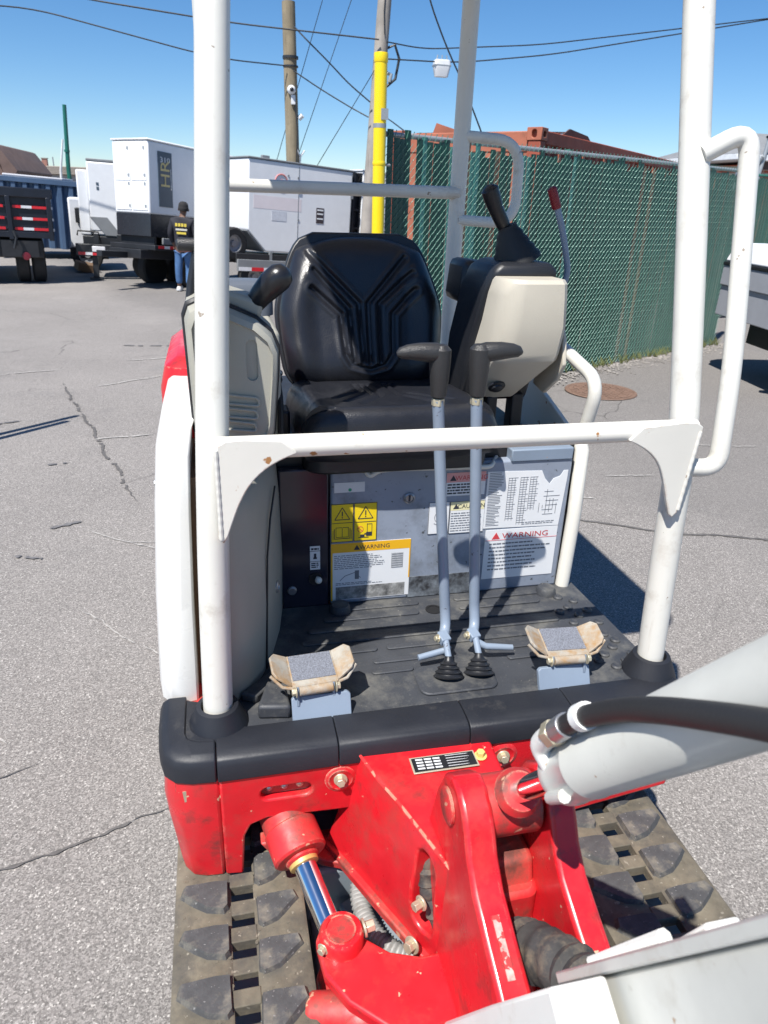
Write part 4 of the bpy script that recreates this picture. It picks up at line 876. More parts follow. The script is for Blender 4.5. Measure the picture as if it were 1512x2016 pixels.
lpart(box_(-.25, L_+.6, .05, W_-.05, .62, .80), 'trailer_frame', blackfr, G, .01)
lpart(box_(-.05, L_+.1, -.16, W_+.16, .80, .90), 'trailer_deck', blackfr, G, .01)
for i in range(5): lpart(box_(.1+.5*i, .16+.5*i, .02, W_-.02, .90, 1.06), 'cross_member', blackfr, G)
lpart(box_(.3, .8, -.03, .02, .92, 1.05), 'tool_box', gengrey, G, .01)
for x in (1.0, 1.75):
    for y in (-.05, W_+.05): wheel(G, (x, y, .36-.02*x+.05), (0, -1 if y < 0 else 1, 0), .36, .24)
tape(G, (.05, -.162, .84), (1, 0, 0), (0, 0, 1), (0, -1, 0), 2.2, .055)
lpart(box_(-.9, -.2, .44, .60, .62, .74), 'tow_bar', blackfr, G, .01)

# ---- generator further back, with a grey intake hood and a long tape-edged trailer beam
G = thing('towable_generator', 'white generator with grey slanted intake hood beside the parked dump truck', 'generator', (-2.70, 18.6, -.30), (0, R_(2.2), R_(4)), 'towable generators')
lpart(box_(.0, 1.6, 0, 1.2, 1.05, 2.50), 'housing', genwhite, G, .03)
lpart(box_(.0, 1.6, 0, 1.2, 2.505, 2.56), 'roof', gengrey, G, .01)
lpart(box_(-.24, -.005, .1, 1.2, .95, 2.32), 'side_housing', genwhite, G, .03)
hdm = MB(); hdm.prism([(-.02, 1.36), (.36, 1.36), (.66, .96), (.30, .96)], V(0, -.02, 0), V(1,0,0), V(0,0,1), V(0,.05,0)); lpart(hdm, 'intake_hood', gengrey, G, .01)
for z in (2.02, 1.93): lpart(box_(.18, .23, -.008, .002, z, z+.06), 'warning_sticker', slatep, G)
lpart(box_(-.35, 2.3, -.3, -.1, .52, .78), 'trailer_beam', blackfr, G, .01)
lpart(box_(-.2, 1.6, .0, 1.1, .72, .94), 'trailer_frame', blackfr, G, .01)
lpart(box_(.0, .28, -.32, -.28, .62, .74), 'light_plate', tape_w, G, .01)
tape(G, (-.30, -.301, .545), (1, 0, 0), (0, 0, 1), (0, -1, 0), 1.35, .06)
jk = MB(); jk.box(-.02, .10, -.22, -.10, .06, .66); jk.box(-.10, .18, -.30, -.02, .0, .05); lpart(jk, 'jack_stand', blackfr, G, .006)
for x in (.05, .55, 1.0): lpart(box_(x, x+.10, -.25, -.15, .78, 1.0), 'stake', blackfr, G)
lpart(MB().tube([V(-.3, -.2, .95), V(-.28, -.2, 1.05), V(.15, -.2, 1.04), V(.2, -.2, .80)], .02, 6), 'hose_loop', darkblack, G)
wheel(G, (1.2, .0, .36), (0, -1, 0), .36, .24); wheel(G, (2.0, .0, .33), (0, -1, 0), .36, .24)

# ---- two generators behind the seat
def gen_b(loc, ln, label, logo):
    G = thing('towable_generator', label, 'generator', loc, (0, R_(3.4), R_(25)), 'towable generators')
    # side profile with the raked corner that carries the hood
    lpart(MB().loft([[V(x, y, z) for x, z in ((.0, 1.28), (.42, .86), (ln, .86), (ln, 2.66), (0, 2.66))] for y in (0, 1.1)]), 'housing', genwhite, G, .02)
    hd2 = MB(); hd2.prism([(-.012, 1.29), (.40, .87)], V(0, .03, 0), V(1,0,0), V(0,0,1), V(0,1.0,0)) if False else None
    lpart(MB().obox((.195, .55, 1.055), (.585, 1.02, .02), Matrix.Rotation(R_(45), 3, 'Y')), 'intake_hood', gengrey, G, .004)
    lpart(box_(-.02, ln+.02, -.02, 1.12, 2.665, 2.70), 'roof', gengrey if logo else genwhite, G, .01)
    for x in (ln*.46, ln*.99):
        lpart(box_(x-.006, x+.006, -.006, .002, .90, 2.62), 'door_seam', gengrey, G)
        for z in (1.0, 2.1): lpart(box_(x-.02, x+.05, -.02, -.007, z, z+.13), 'door_handle', gengrey, G)
    for x, z in ((.95, 2.42), (1.2, 2.40), (1.25, 2.25), (1.23, 1.55), (1.22, .98)): lpart(MB().lathe([(.02, 0), (.02, .012), (0, .012)], V(x, -.001, z), (0, -1, 0), 10), 'latch_dot', gengrey, G)
    st_ = lpart(box_(ln*.64, ln*.64+.2, -.008, .002, 1.52, 1.84), 'warning_sticker', mat('dark_brown_sticker', (.05, .04, .045), .5), G)
    for i, z in enumerate((1.60, 1.70, 1.78)): lpart(box_(ln*.64+.02, ln*.64+.18, -.012, -.0085, z, z+.03), 'sticker_text', whitet, st_)
    gr = MB()
    for i in range(16):
        for k in range(4): gr.box(ln*.54+.055*i, ln*.54+.055*i+.032, -.007, .002, .92+.045*k, .945+.045*k)
    g_ = lpart(gr, 'vent_grille', gengrey, G); g_['kind'] = 'stuff'
    lpart(box_(-.3, ln+.6, -.05, 1.15, .60, .80), 'trailer_frame', blackfr, G, .01); lpart(box_(-.3, ln+.5, -.12, -.06, .44, .68), 'side_rail', gengrey, G, .006)
    lpart(box_(.5, .56, -.06, .0, .60, .86), 'stake', gengrey, G)
    tape(G, (-.28, -.122, .45), (1, 0, 0), (0, 0, 1), (0, -1, 0), ln+.5, .075, 1, .30)
    for x in (.15, .95): wheel(G, (x, .05, .33-.05*x), (0, -1, 0), .33, .24)
    sp_ = wheel(G, (-.32, .10, .98), (.2, -1, 0), .33, .2)
    return G
G = gen_b((.72, 16.5, -.34), 2.65, 'long white generator with faded red logo on a taped trailer', True)
lg = lpart(MB().tube([V(.78+.15*math.cos(a*.26), -.006, 2.28+.15*math.sin(a*.26)) for a in range(25)], .014, 5), 'logo_ring', mat('faded_red_logo', (.55, .20, .20), .5), G)
lpart(MB().tube([V(.72, -.006, 2.20), V(.79, -.006, 2.33), V(.86, -.006, 2.22)], .012, 5), 'logo_mark', MATS['faded_red_logo'], lg); lpart(text_mb('GEN', .14, V(.96, -.004, 2.18), V(1,0,0), V(0,0,1), 'LEFT', 1.2), 'lettering', MATS['faded_red_logo'], lg)
lpart(box_(.12, 1.30, -.0025, .002, 1.72, 1.98), 'faded_patch', mat('pink_faded_patch', (.73, .665, .67), .5, var=.05, vscale=3), G)
lpart(box_(.56, .92, -.0045, .002, 1.50, 1.70), 'faded_sticker', mat('pale_sticker', (.58, .60, .64), .5, var=.12, vscale=14), G)
ant = MB(); ant.tube([V(1.42, .3, 2.70), V(1.42, .3, 2.85), V(1.32, .3, 2.98)], .02, 6); ant.tube([V(1.42, .3, 2.85), V(1.52, .3, 2.98)], .02, 6); lpart(ant, 'lifting_fork', genwhite, G)
lpart(MB().obox((.55, .3, 2.74), (.18, .08, .07)), 'roof_clamp', gengrey, G, .01)
G = gen_b((3.40, 17.85, -.46), 1.6, 'white generator standing last in the trailer row behind the yellow pole', False)
ld = MB()
for z in (1.0, 1.4, 1.8, 2.2): ld.box(-.22, -.02, .02, .05, z, z+.05)
ld.box(-.26, -.21, .0, .06, .6, 2.62); ld.box(-.05, -.0, .02, .3, .6, 2.62); lpart(ld, 'ladder_rack', blackfr, G); lpart(box_(-.24, -.02, .10, 1.0, .6, 2.62), 'end_door', blackfr, G)

# ---- dump truck at the left
T_ = thing('dump_truck', 'black dump truck seen from behind with red and white striped tailgate', 'truck', (-3.9, 17.2, -.30), (0, R_(2.0), R_(14)), world=True); TRUCK_SHIFT = -.30
def tp(mb, name, m, bevel=0, parent=None): return build(mb, name, m, parent or T_, bevel)
tb = mat('truck_black', (.010, .013, .022), .4, var=.2, dirt=((.025, .027, .032), .10, 3))
TG = tp(box_(-5.2, -2.96, 17.2, 17.26, .70, 1.60), 'tailgate', tb, .01)
tp(box_(-5.22, -2.93, 17.12, 17.2, 1.44, 1.63), 'top_rail', tb, .02); tp(box_(-5.22, -2.98, 17.13, 17.2, .66, .78), 'bottom_rail', tb, .01)
for x in (-5.0, -4.55, -3.78, -3.02): tp(box_(x-.045, x+.045, 17.11, 17.2, .62, 1.46), 'upright', tb, .01)
for z in (1.30, 1.06, .86): tp(box_(-5.2, -3.0, 17.175, 17.2, z-.05, z-.005), 'pressed_rib', tb, .01)
for z in (1.225, 1.0, .80):
    for x0, ks in ((-4.52, 0), (-3.70, 0)):
        x = x0
        for k, (wdt, cm) in enumerate(((.16, tape_r), (.20, tape_w), (.30, tape_r), (.10, tape_w)) if x0 > -4 else ((.14, tape_w), (.16, tape_r), (.22, tape_w), (.13, tape_r))):
            tp(box_(x, x+wdt-.003, 17.166, 17.172, z+.01, z+.062), 'reflective_tape', cm); x += wdt
tp(box_(-5.2, -2.96, 17.27, 21.0, .66, 1.52), 'dump_body', tb, .02)
tp(box_(-4.9, -3.2, 17.3, 21.5, .25, .62), 'chassis', blackfr, .02)
tp(box_(-4.0, -3.3, 17.15, 17.2, .28, .60), 'mud_flap_bar', blackfr)
for x in (-3.62, -3.30, -5.0, -4.68):
    wheel(T_, V(x, 17.9, .20-.02) - T_.location*0, (1, 0, 0), .48, .26)
for o in T_.children:
    if o.name.startswith('tyre'): o.location = -T_.location
tp(MB().lathe([(.08, 0), (.08, .03), (0, .035)], V(-3.55, 17.14, .30), (0, -1, 0), 14), 'tail_light', mat('tail_light_red', (.16, .012, .025), .3))
tp(MB().tube([V(-3.74, 17.08, .80), V(-3.70, 17.06, .66), V(-3.76, 17.06, .45)], .03, 6), 'latch_chain', blackfr)
T_.location.x += TRUCK_SHIFT
cabm = mat('cab_white', (.70, .71, .73), .35)
K = thing('flatbed_truck', 'white truck cab with dark window standing behind the striped dump truck', 'truck', (-3.1, 20.4, -.30), (0, R_(2), R_(8)))
lpart(MB().loft([[V(x, y, z) for x, z in ((-.35, .55), (.45, .55), (.50, 1.0), (.22, 1.0), (.08, 1.72), (-.35, 1.72))] for y in (0, 1.8)]), 'cab', cabm, K, .04)
lpart(MB().prism([(.02, 1.08), (.19, 1.08), (.07, 1.60), (-.08, 1.60)], V(0, -.015, 0), V(1,0,0), V(0,0,1), V(0,.02,0)), 'side_window', blackpl, K)
lpart(box_(.26, .40, -.015, .01, .74, .90), 'side_marker', blackpl, K); lpart(box_(-.2, -.04, -.18, -.02, 1.15, 1.50), 'mirror', blackpl, K, .02)
lpart(box_(-.4, .5, .1, 1.7, .30, .549), 'chassis', blackfr, K); wheel(K, (.0, .15, .38), (0, -1, 0), .38, .25)
lpart(MB().obox((-.05, -.3, .12), (.5, .4, .22), Euler((.1, .2, .3)).to_matrix()), 'hitch_block', mat('rusty_hitch', (.16, .10, .06), .8), K, .03)

# ---- blue dump box behind
bl_ = mat('container_blue', (.055, .095, .165), .45, var=.12, vscale=2, dirt=((.12, .15, .20), .15, 2)); 
B_ = thing('roll_off_box', 'blue ribbed steel roll-off box behind the dump truck', 'dumpster', (-4.6, 24, -.3), (0, R_(3.2), 0))
lpart(box_(-1.6, 1.05, 0, 2.2, .3, 2.05), 'box_body', bl_, B_, .02); lpart(box_(-1.62, 1.07, -.14, .02, 2.02, 2.16), 'top_rail', bl_, B_, .01)
for i in range(9):
    x = -1.5+.305*i; m_ = MB(); m_.loft([[V(x+a, b_, z) for a, b_ in ((-.10, 0), (-.03, -.11), (.07, -.11), (.12, 0))] for z in (.3, 2.02)]); lpart(m_, 'rib', bl_, B_)
lpart(box_(-1.2, .4, .2, 2.0, 2.161, 2.22), 'tarp', mat('pale_tarp', (.52, .52, .55), .7), B_, .02)

# ---- skyline at the far left
brn = mat('brown_shingles', (.15, .10, .085), .85, var=.2, vscale=3, bump=.4, bscale=20); tanr = mat('tan_roofing', (.36, .31, .26), .85, var=.2, vscale=1.5)
H_ = thing('gable_house', 'house with brown shingled gable roof behind the dump truck', 'house', (-8.2, 30, -.3))
lpart(MB().loft([[V(x, y, z) for x, z in ((-2.2, 0), (1.35, 0), (1.35, 2.0), (.95, 3.18), (-.5, 3.3), (-2.2, 2.0))] for y in (0, 6)]), 'wall', brn, H_)
rfm = MB(); rfm.prism([(1.05, 3.30), (1.18, 3.25), (1.75, 2.45), (1.45, 2.0), (1.35, 2.05)], V(0, -.2, 0), V(1,0,0), V(0,0,1), V(0, 6.3, 0)); lpart(rfm, 'roof', brn, H_, .02)
H_ = thing('flat_roof_block', 'low tan flat-roofed building with brick chimney on the skyline', 'building', (-7.0, 40, -.3))
lpart(box_(-2.4, 1.4, 0, 6, 0, 2.55), 'wall', mat('pale_stucco', (.48, .45, .42), .85), H_); lpart(box_(-.35, 1.5, -.2, 6, 2.551, 2.90), 'roof', tanr, H_, .02)
for i in range(5): lpart(box_(-.35, 1.5, -.24, -.2, 2.57+.065*i, 2.625+.065*i), 'shingle_course', tanr, H_)
ch = lpart(box_(-.65, -.42, .5, .8, 2.5, 3.22), 'chimney', mat('old_brick', (.34, .17, .13), .85), H_, .01); lpart(box_(-.67, -.40, .48, .82, 3.221, 3.26), 'chimney_cap', tanr, ch)
lpart(box_(-2.0, -.8, -.1, 2, 2.551, 2.72), 'roof_parapet', whitet, H_); lpart(MB().tube([V(-1.1, .3, 2.7), V(-1.1, .3, 3.0)], .12, 8), 'roof_vent', blackpl, H_); lpart(MB().tube([V(-.1, .3, 2.9), V(-.1, .3, 3.3)], .03, 6), 'vent_pipe', galv, H_)
gm = mat('mast_green', (.012, .13, .10), .4)
M_ = thing('green_mast', 'tall dark green steel mast above the tan roof', 'mast', (-5.55, 34, -.3)); lpart(MB().tube([V(.08, 0, 0), V(.10, 0, 2.7), V(.26, 0, 4.95)], [.09, .085, .075], 12), 'shaft', gm, M_); lpart(MB().tube([V(.13, 0, 3.28), V(.135, 0, 3.36)], .11, 12), 'collar', gm, M_)
M_ = thing('white_flagpole', 'leaning thin white pole beside the dark green mast', 'pole', (-5.85, 34.3, -.3)); lpart(MB().tube([V(-.12, 0, 0), V(.05, 0, 2.6), V(.28, 0, 3.75)], [.05, .05, .035], 8), 'shaft', whitet, M_)

# ---- utility poles and wires
wood = mat('pole_wood', (.25, .205, .135), .85, var=.25, vscale=2.5, bump=.6, bscale=30, streak=((.12, .095, .06), .24, 26)); wood_g = mat('pole_wood_grey', (.33, .30, .265), .85, var=.2, vscale=2.5, bump=.6, bscale=30, streak=((.17, .15, .125), .24, 26))
black_w = mat('cable_black', (.020, .024, .030), .5)
P_ = thing('utility_pole', 'short wooden pole carrying a small white camera behind the generators', 'pole', (1.87, 17.5, -.3))
lpart(MB().tube([V(.02, 0, 0), V(.0, 0, 2.7), V(-.03, 0, 5.55)], [.16, .145, .135], 18), 'pole', wood, P_)
cm_ = MB(); cm_.ball((-.02, -.17, 3.97), .09, 8); lpart(cm_, 'camera_dome', whitet, P_); lpart(MB().ball((-.02, -.24, 3.97), .045, 7), 'camera_lens', blackpl, P_)
lpart(box_(-.03, .06, -.19, -.13, 3.70, 3.88), 'junction_box', whitet, P_, .01); lpart(MB().tube([V(.14, -.05, 3.45), V(.22, -.08, 3.52)], .05, 10), 'flood_light', whitet, P_)
lpart(MB().tube([V(.05, -.16, 3.7), V(.10, -.15, 3.2), V(.06, -.15, 2.6)], .012, 5), 'drop_cable', black_w, P_)
lpart(MB().lathe([(.165, 0), (.165, .05)], V(-.01, 0, 4.55), Z, 18), 'band', black_w, P_); lpart(MB().lathe([(.16, 0), (.16, .03)], V(-.01, 0, 4.40), Z, 18), 'band', black_w, P_)
P_ = thing('utility_pole', 'tall weathered grey wooden pole leaning behind the yellow pipe', 'pole', (3.46, 17.0, -.3))
lpart(MB().tube([V(-.06, 0, 0), V(.09, 0, 2.55), V(.28, 0, 5.6), V(.42, 0, 8.0)], [.155, .15, .14, .13], 18), 'pole', wood_g, P_); lpart(MB().tube([V(.26, -.16, 5.0), V(.24, -.16, 5.4), V(.30, -.15, 6.4)], .01, 5), 'ground_wire', black_w, P_)
lpart(MB().tube([V(.37, 0, 4.8), V(.52, -.02, 4.86), V(.62, -.02, 4.62), V(.55, -.02, 4.25), V(.36, -.02, 4.10)], .028, 8), 'cable_loop', black_w, P_)
lpart(MB().tube([V(.36, 0, 4.35), V(.45, -.03, 4.32), V(.42, -.03, 4.18)], .04, 8), 'insulator', galv, P_)
yel = mat('safety_yellow', (.86, .62, .004), .35, var=.03, coat=.2)
P_ = thing('yellow_pipe', 'bright yellow pipe standing at the end of the green fence', 'pipe', (1.235, 5.62, 0), (0, R_(-.3), 0))
lpart(MB().tube([V(0, 0, 0), V(0, 0, 2.52)], .0455, 22), 'pipe', yel, P_)
lpart(MB().lathe([(.0475, 0), (.0495, .008), (.0495, .05), (.0475, .058)], V(0, 0, 2.47), Z, 22), 'cap_band', yel, P_); lpart(MB().lathe([(.0465, 0), (.0465, .028)], V(0, 0, 2.07), Z, 22), 'clamp_band', galv, P_); lpart(MB().box(-.002, .05, -.0485, -.044, 2.12, 2.19), 'metal_tag', galv, P_)
lpart(MB().lathe([(.047, 0), (.0485, .006), (.0485, .020), (.047, .026)], V(0, 0, 1.83), Z, 22), 'coupling', yel, P_); lpart(MB().tube([V(.04, 0, 1.835), V(.085, .02, 1.835)], .009, 8), 'coupling_bolt', galv, P_)
def cable(name, pts, r, label, sag=0, cat='cable'):
    pts = [Vector(p) for p in pts]; o = build(MB().tube(fillet(pts, .6, 5), r, 6), name, black_w); tag(o, label, cat); return o
cable('overhead_cable', [(-6, 16, 4.35), (-3.10, 17, 4.70), (-.136, 17, 4.172), (.617, 17, 4.083), (1.72, 17.33, 4.10)], .013, 'lower black cable sagging in to the pole with the camera')
cable('overhead_cable', [(-6.5, 17, 5.45), (-2.1, 17, 4.90), (.652, 17, 4.71), (3.6, 16.8, 4.60)], .015, 'thick black cable running in to the grey leaning pole from above the generators')
cable('overhead_cable', [(3.78, 16.85, 4.58), (4.6, 17, 4.53), (7.2, 17, 4.78), (12.7, 17, 5.66), (18, 17, 6.5)], .013, 'upper black cable running from the grey leaning pole over the container')
cable('overhead_cable', [(3.75, 16.85, 4.28), (5.36, 17, 4.33), (7.5, 17, 4.62), (12.7, 17, 5.64), (18, 17.3, 6.7)], .014, 'lower black cable carrying the white splice box')
cable('service_drop', [(1.9, 17.34, 4.02), (2.45, 17.2, 3.70), (3.1, 17, 3.36), (3.42, 16.84, 3.20)], .014, 'cable dropping from the camera pole bands to the grey pole')
cable('service_drop', [(1.93, 17.33, 4.80), (2.1, 17, 4.56), (2.62, 17, 4.15), (3.0, 17, 3.82), (3.45, 16.84, 3.48)], .014, 'cable looping down from the top of the camera pole to the grey pole')
cable('guy_wire', [(2.542, 17.5, 5.33), (1.3, 18.4, 1.5)], .008, 'thin wire slanting down behind the camera pole')
cable('guy_wire', [(3.35, 17.5, 5.9), (2.03, 17.9, 2.45)], .008, 'thin wire with a white spacer slanting between the two poles')
cable('guy_wire', [(3.638, 16.8, 4.235), (2.36, 18, 2.1)], .008, 'thin wire slanting down from the grey pole')
cable('service_drop', [(2.60, 10, 4.3), (2.752, 10, 3.83), (3.009, 10, 3.353), (3.235, 10, 3.012), (3.6, 10, 2.35)], .010, 'slack black cable hanging down behind the canopy to the container')
cable('service_drop', [(3.55, 16.8, 3.3), (2.9, 12.6, 2.78), (2.55, 9.6, 2.30)], .009, 'cable running down from the grey pole to the fence top')
S_ = thing('splice_box', 'white splice box hanging under the cable', 'box', (5.02, 17, 4.05))
lpart(MB().loft([[V(x, y, z) for x, y in rrect(a, b_, .05, 4)] for z, a, b_ in ((0, .28, .16), (.10, .32, .20), (.20, .36, .22), (.21, .36, .22), (.30, .34, .20), (.31, .30, .18))]), 'case', whitet, S_); lpart(box_(-.185, .185, -.112, .112, .195, .215), 'rim', galv, S_)
for x in (-.12, .0, .12): lpart(MB().tube([V(x, 0, .30), V(x*.8, 0, .40)], .012, 6), 'hanger', galv, S_)

# ---- green slatted chain-link fence
slat_g = mat('slat_green', (.005, .052, .037), .40, var=.3, vscale=3, dirt=((.006, .028, .025), .24, 4), streak=((.015, .10, .075), .12, 20)); slat_l = mat('slat_faded_teal', (.05, .19, .16), .4, var=.2, vscale=4); slat_b = mat('slat_dirty_brown', (.15, .10, .065), .7, var=.3, vscale=5)
wire_m = mat('fence_wire', (.075, .185, .15), .4, metal=.2, var=.15, vscale=4); rail_m = mat('fence_rail_green', (.03, .16, .12), .45)
def fence(label, A, B, h, wear, px):
    A, B = Vector((*A, 0)), Vector((*B, 0)); Lf = (B-A).length; d = (B-A).normalized(); yaw = math.atan2(d.y, d.x); A.z = ground_z(A.x, A.y)
    F = thing('chain_link_fence', label, 'fence', A, (0, 0, yaw))
    ms = {}
    def smesh(hh):
        k = round(hh, 2)
        if k not in ms: ms[k] = MB().loft([[V(x, y, z) for x, y in ((-.0300, .002), (-.009, -.004), (.009, -.004), (.0300, .002), (.02, .004), (-.02, .004))] for z in (0, k)]).mesh('slat', 30)
        return ms[k]
    n = int(Lf/.0585); made = 0
    for i in range(n):
        x = .04+i*.0585; f = x/Lf; q = random.random()
        if wear and f < .30 and q < .04: continue
        m_ = slat_g
        if wear and f < .42: m_ = random.choice((slat_g, slat_g, slat_g, slat_l, slat_l, slat_l, slat_b)) if .12 < f < .30 else random.choice((slat_g,)*8+(slat_b, slat_l))
        elif wear and .60 < f < .64 and q < .4: m_ = slat_b
        hh = h-.04-random.choice((0, .01, .03, .05, .05, .09 if wear else .02)); me = smesh(hh)
        o = link('slat', me, None, F, off=False)
        if not me.materials: me.materials.append(slat_g)
        o.material_slots[0].link = 'OBJECT'; o.material_slots[0].material = m_
        o.location = (x+random.uniform(-.004, .004), random.uniform(-.0015, .0015), .03+random.uniform(-.02, .02)+(.05*random.random() if wear and f < .12 else 0)); o.rotation_euler = (random.uniform(-.0012, .0012), random.uniform(-.0016, .0016), random.uniform(-.10, .10)); made += 1
    # woven wire: zigzag strands in front of and behind the slats
    wb = MB(); p = .0585; r = .0021 if wear else .0028
    for i in range(int(Lf/p)+1):
        for k in range(int((h-.03)/p)):
            x0, z0 = i*p+random.uniform(-.003, .003), .03+k*p
            wb.tube([V(x0-p*.52, -.004, z0), V(x0-p*.3, -.011, z0+p*.22), V(x0+p*.3, -.011, z0+p*.82), V(x0+p*.5, -.004, z0+p*1.04)], r, 4, False)
    o = lpart(wb, 'wire_mesh', wire_m, F, smooth=0); o['kind'] = 'stuff'
    lpart(MB().tube([V(-.02, .025, h), V(Lf, .025, h)], .019, 10), 'top_rail', galv if wear else rail_m, F)
    for k in range(int(Lf/2.2)+2):
        x = min(Lf, k*2.2); lpart(MB().tube([V(x, .045, 0), V(x, .045, h+.03)], .028, 10), 'post', rail_m, F)
    tw = MB()
    for i in range(int(Lf/p)): tw.tube([V(i*p+.02, -.004, h-.02), V(i*p+.03, -.012, h+.03), V(i*p+.045, 0, h+.025)], .003, 3, False)
    o = lpart(tw, 'wire_barbs', wire_m, F, smooth=0); o['kind'] = 'stuff'
    return F
fence('green slatted chain-link fence running along the yard from the yellow pipe', (1.30, 5.74), (6.35, 8.25), 2.07, True, 0)
fence('green slatted fence stretch in front of the brick house', (8.0, 10.4), (14.4, 11.6), 2.12, False, 0)

# ---- rusty shipping container behind the fence
rust = mat('container_rust', (.27, .062, .034), .7, var=.25, vscale=1.6, dirt=((.13, .045, .03), .22, 3), bump=.3, bscale=40); rust_l = mat('container_orange', (.36, .115, .065), .65, var=.2, vscale=2.5, dirt=((.25, .09, .05), .2, 4)); rust_d = mat('container_dark_rust', (.10, .045, .035), .8, var=.3, vscale=3)
C_ = thing('shipping_container', 'rusty red open-top shipping container behind the green fence', 'container', (3.62, 8.25, 0), (0, 0, R_(43)))
CL, CW, CH = 11.6, 2.0, 2.385
lpart(box_(.16, CL, -.0, .16, CH-.16, CH-.02), 'top_rail', rust, C_, .01); lpart(box_(.16, CL, CW-.16, CW, CH-.16, CH-.02), 'top_rail', rust, C_, .01)
lpart(box_(0.02, .16, .16, CW-.16, CH-.24, CH-.03), 'end_header', rust_l, C_, .01); lpart(box_(CL-.16, CL, .16, CW-.16, CH-.24, CH-.03), 'end_header', rust_l, C_, .01)
for y0 in (0, CW-.17):
    o = lpart(box_(-.01, .17, y0-.01, y0+.17, CH-.125, CH+.005), 'corner_casting', rust_l, C_)
    c = MB(); c.prism(rrect(.06, .085, .028, 5, y0+.08, CH-.06), V(-.05, 0, 0), V(0,1,0), V(0,0,1), V(.09,0,0))
    if y0 == 0: c.prism(rrect(.085, .06, .028, 5, .08, CH-.06), V(0, -.05, 0), V(1,0,0), V(0,0,1), V(0,.09,0))
    cut(o, c); addbevel(o, .006)
    lpart(box_(.0, .15, y0, y0+.15, 0, CH-.126), 'corner_post', rust, C_, .01)
    lpart(box_(.02, .13, y0+.03, y0+.12, CH-.20, CH-.126), 'post_gap', gasket, C_)
for i in range(42):
    x = .2+.272*i; mm = MB(); mm.loft([[V(x+a, b_, z) for a, b_ in ((0, .05), (.05, .01), (.14, .01), (.19, .05), (.27, .05), (.27, .06), (.19, .07), (0, .07))] for z in (.15, CH-.16)]); lpart(mm, 'corrugation', rust, C_)
lpart(box_(.03, .05, .15, CW-.15, .1, CH-.24), 'end_panel', rust_l, C_); lpart(box_(.1, CL, CW-.06, CW-.03, .1, CH-.16), 'far_wall', rust, C_); lpart(box_(0, CL, 0, CW, .02, .14), 'floor_frame', rust_d, C_)
for i in range(14): lpart(MB().prism([(0, 0), (.09, .0), (.05, .16), (.0, .16)], V(.55+.8*i, -.012, CH-.34), V(1,0,0), V(0,0,1), V(0,.03,0)), 'gusset_plate', rust_l, C_)
fl = MB(); fl.add([V(.35, .5, CH-.02), V(1.9, .35, CH+.10), V(2.4, 1.7, CH+.12), V(.45, 1.9, CH-.0), V(.36, .5, CH+.0), V(1.9, .36, CH+.115), V(2.4, 1.7, CH+.135), V(.45, 1.9, CH+.015)], [(0,1,2,3),(4,5,6,7),(0,1,5,4),(1,2,6,5),(2,3,7,6),(3,0,4,7)]); lpart(fl, 'bent_roof_sheet', rust_d, C_)
fl = MB(); fl.prism([(0, 0), (.5, .0), (.05, .13)], V(.25, 1.55, CH-.03), V(.2, -.98, 0), V(0, 0, 1), V(.015, 0, 0)); lpart(fl, 'bent_flap', rust_l, C_)
fl = MB(); fl.prism([(0, 0), (1.2, 0.02), (1.0, .10), (.35, .13)], V(1.0, .2, CH-.03), V(1, 0, 0), V(0, 0, 1), V(0, .02, 0)); lpart(fl, 'bent_flap', rust_d, C_)

# ---- brick house at the right edge
bm_ = bpy.data.materials.new('brick_wall'); bm_.use_nodes = True; t = bm_.node_tree
bt_ = t.nodes.new('ShaderNodeTexBrick'); bt_.inputs['Scale'].default_value = 1; bt_.inputs['Brick Width'].default_value = .30; bt_.inputs['Row Height'].default_value = .11; bt_.inputs['Mortar Size'].default_value = .014
for k, c in (('Color1', (.40, .105, .05, 1)), ('Color2', (.30, .075, .04, 1)), ('Mortar', (.46, .38, .31, 1))): bt_.inputs[k].default_value = c
tcn = t.nodes.new('ShaderNodeTexCoord'); mp = t.nodes.new('ShaderNodeMapping'); mp.inputs['Rotation'].default_value = (R_(90), 0, 0); t.links.new(tcn.outputs['Object'], mp.inputs[0]); t.links.new(mp.outputs[0], bt_.inputs['Vector']); t.links.new(bt_.outputs[0], t.nodes['Principled BSDF'].inputs['Base Color']); t.nodes['Principled BSDF'].inputs['Roughness'].default_value = .85
H_ = thing('brick_house', 'red brick house with white trim and grey hip roof beyond the fence', 'house', (19.85, 26, 0))
lpart(box_(0, 6, 0, 5, 0, 3.25), 'wall', bm_, H_); lpart(box_(-.9, 6.5, -.5, 5.5, 3.36, 3.56), 'eaves', whitet, H_, .02); lpart(box_(-.05, 6, -.06, 0, 3.1, 3.36), 'frieze', mat('dark_trim', (.08, .05, .05), .7), H_)
lpart(MB().loft([[V(x, y, z) for x, y in ((-.9+i, -.5+i), (6.5-i, -.5+i), (6.5-i, 5.5-i), (-.9+i, 5.5-i))] for z, i in ((3.561, 0), (4.5, 2.6))]), 'roof', mat('grey_shingles', (.20, .205, .21), .85, var=.15, vscale=4), H_)
for x in (-.55, -.25): lpart(MB().tube([V(x, -.2, 2.3), V(x+.05, -.2, 3.36)], .05, 8), 'porch_bracket', whitet, H_)
lpart(box_(-.9, -.1, -.3, .2, 1.7, 2.35), 'porch_roof', rust_d, H_, .03); lpart(MB().tube([V(-.05, -.3, 2.4), V(.05, -.3, 3.0), V(.12, -.6, 3.5)], .06, 8), 'downpipe', galv, H_)
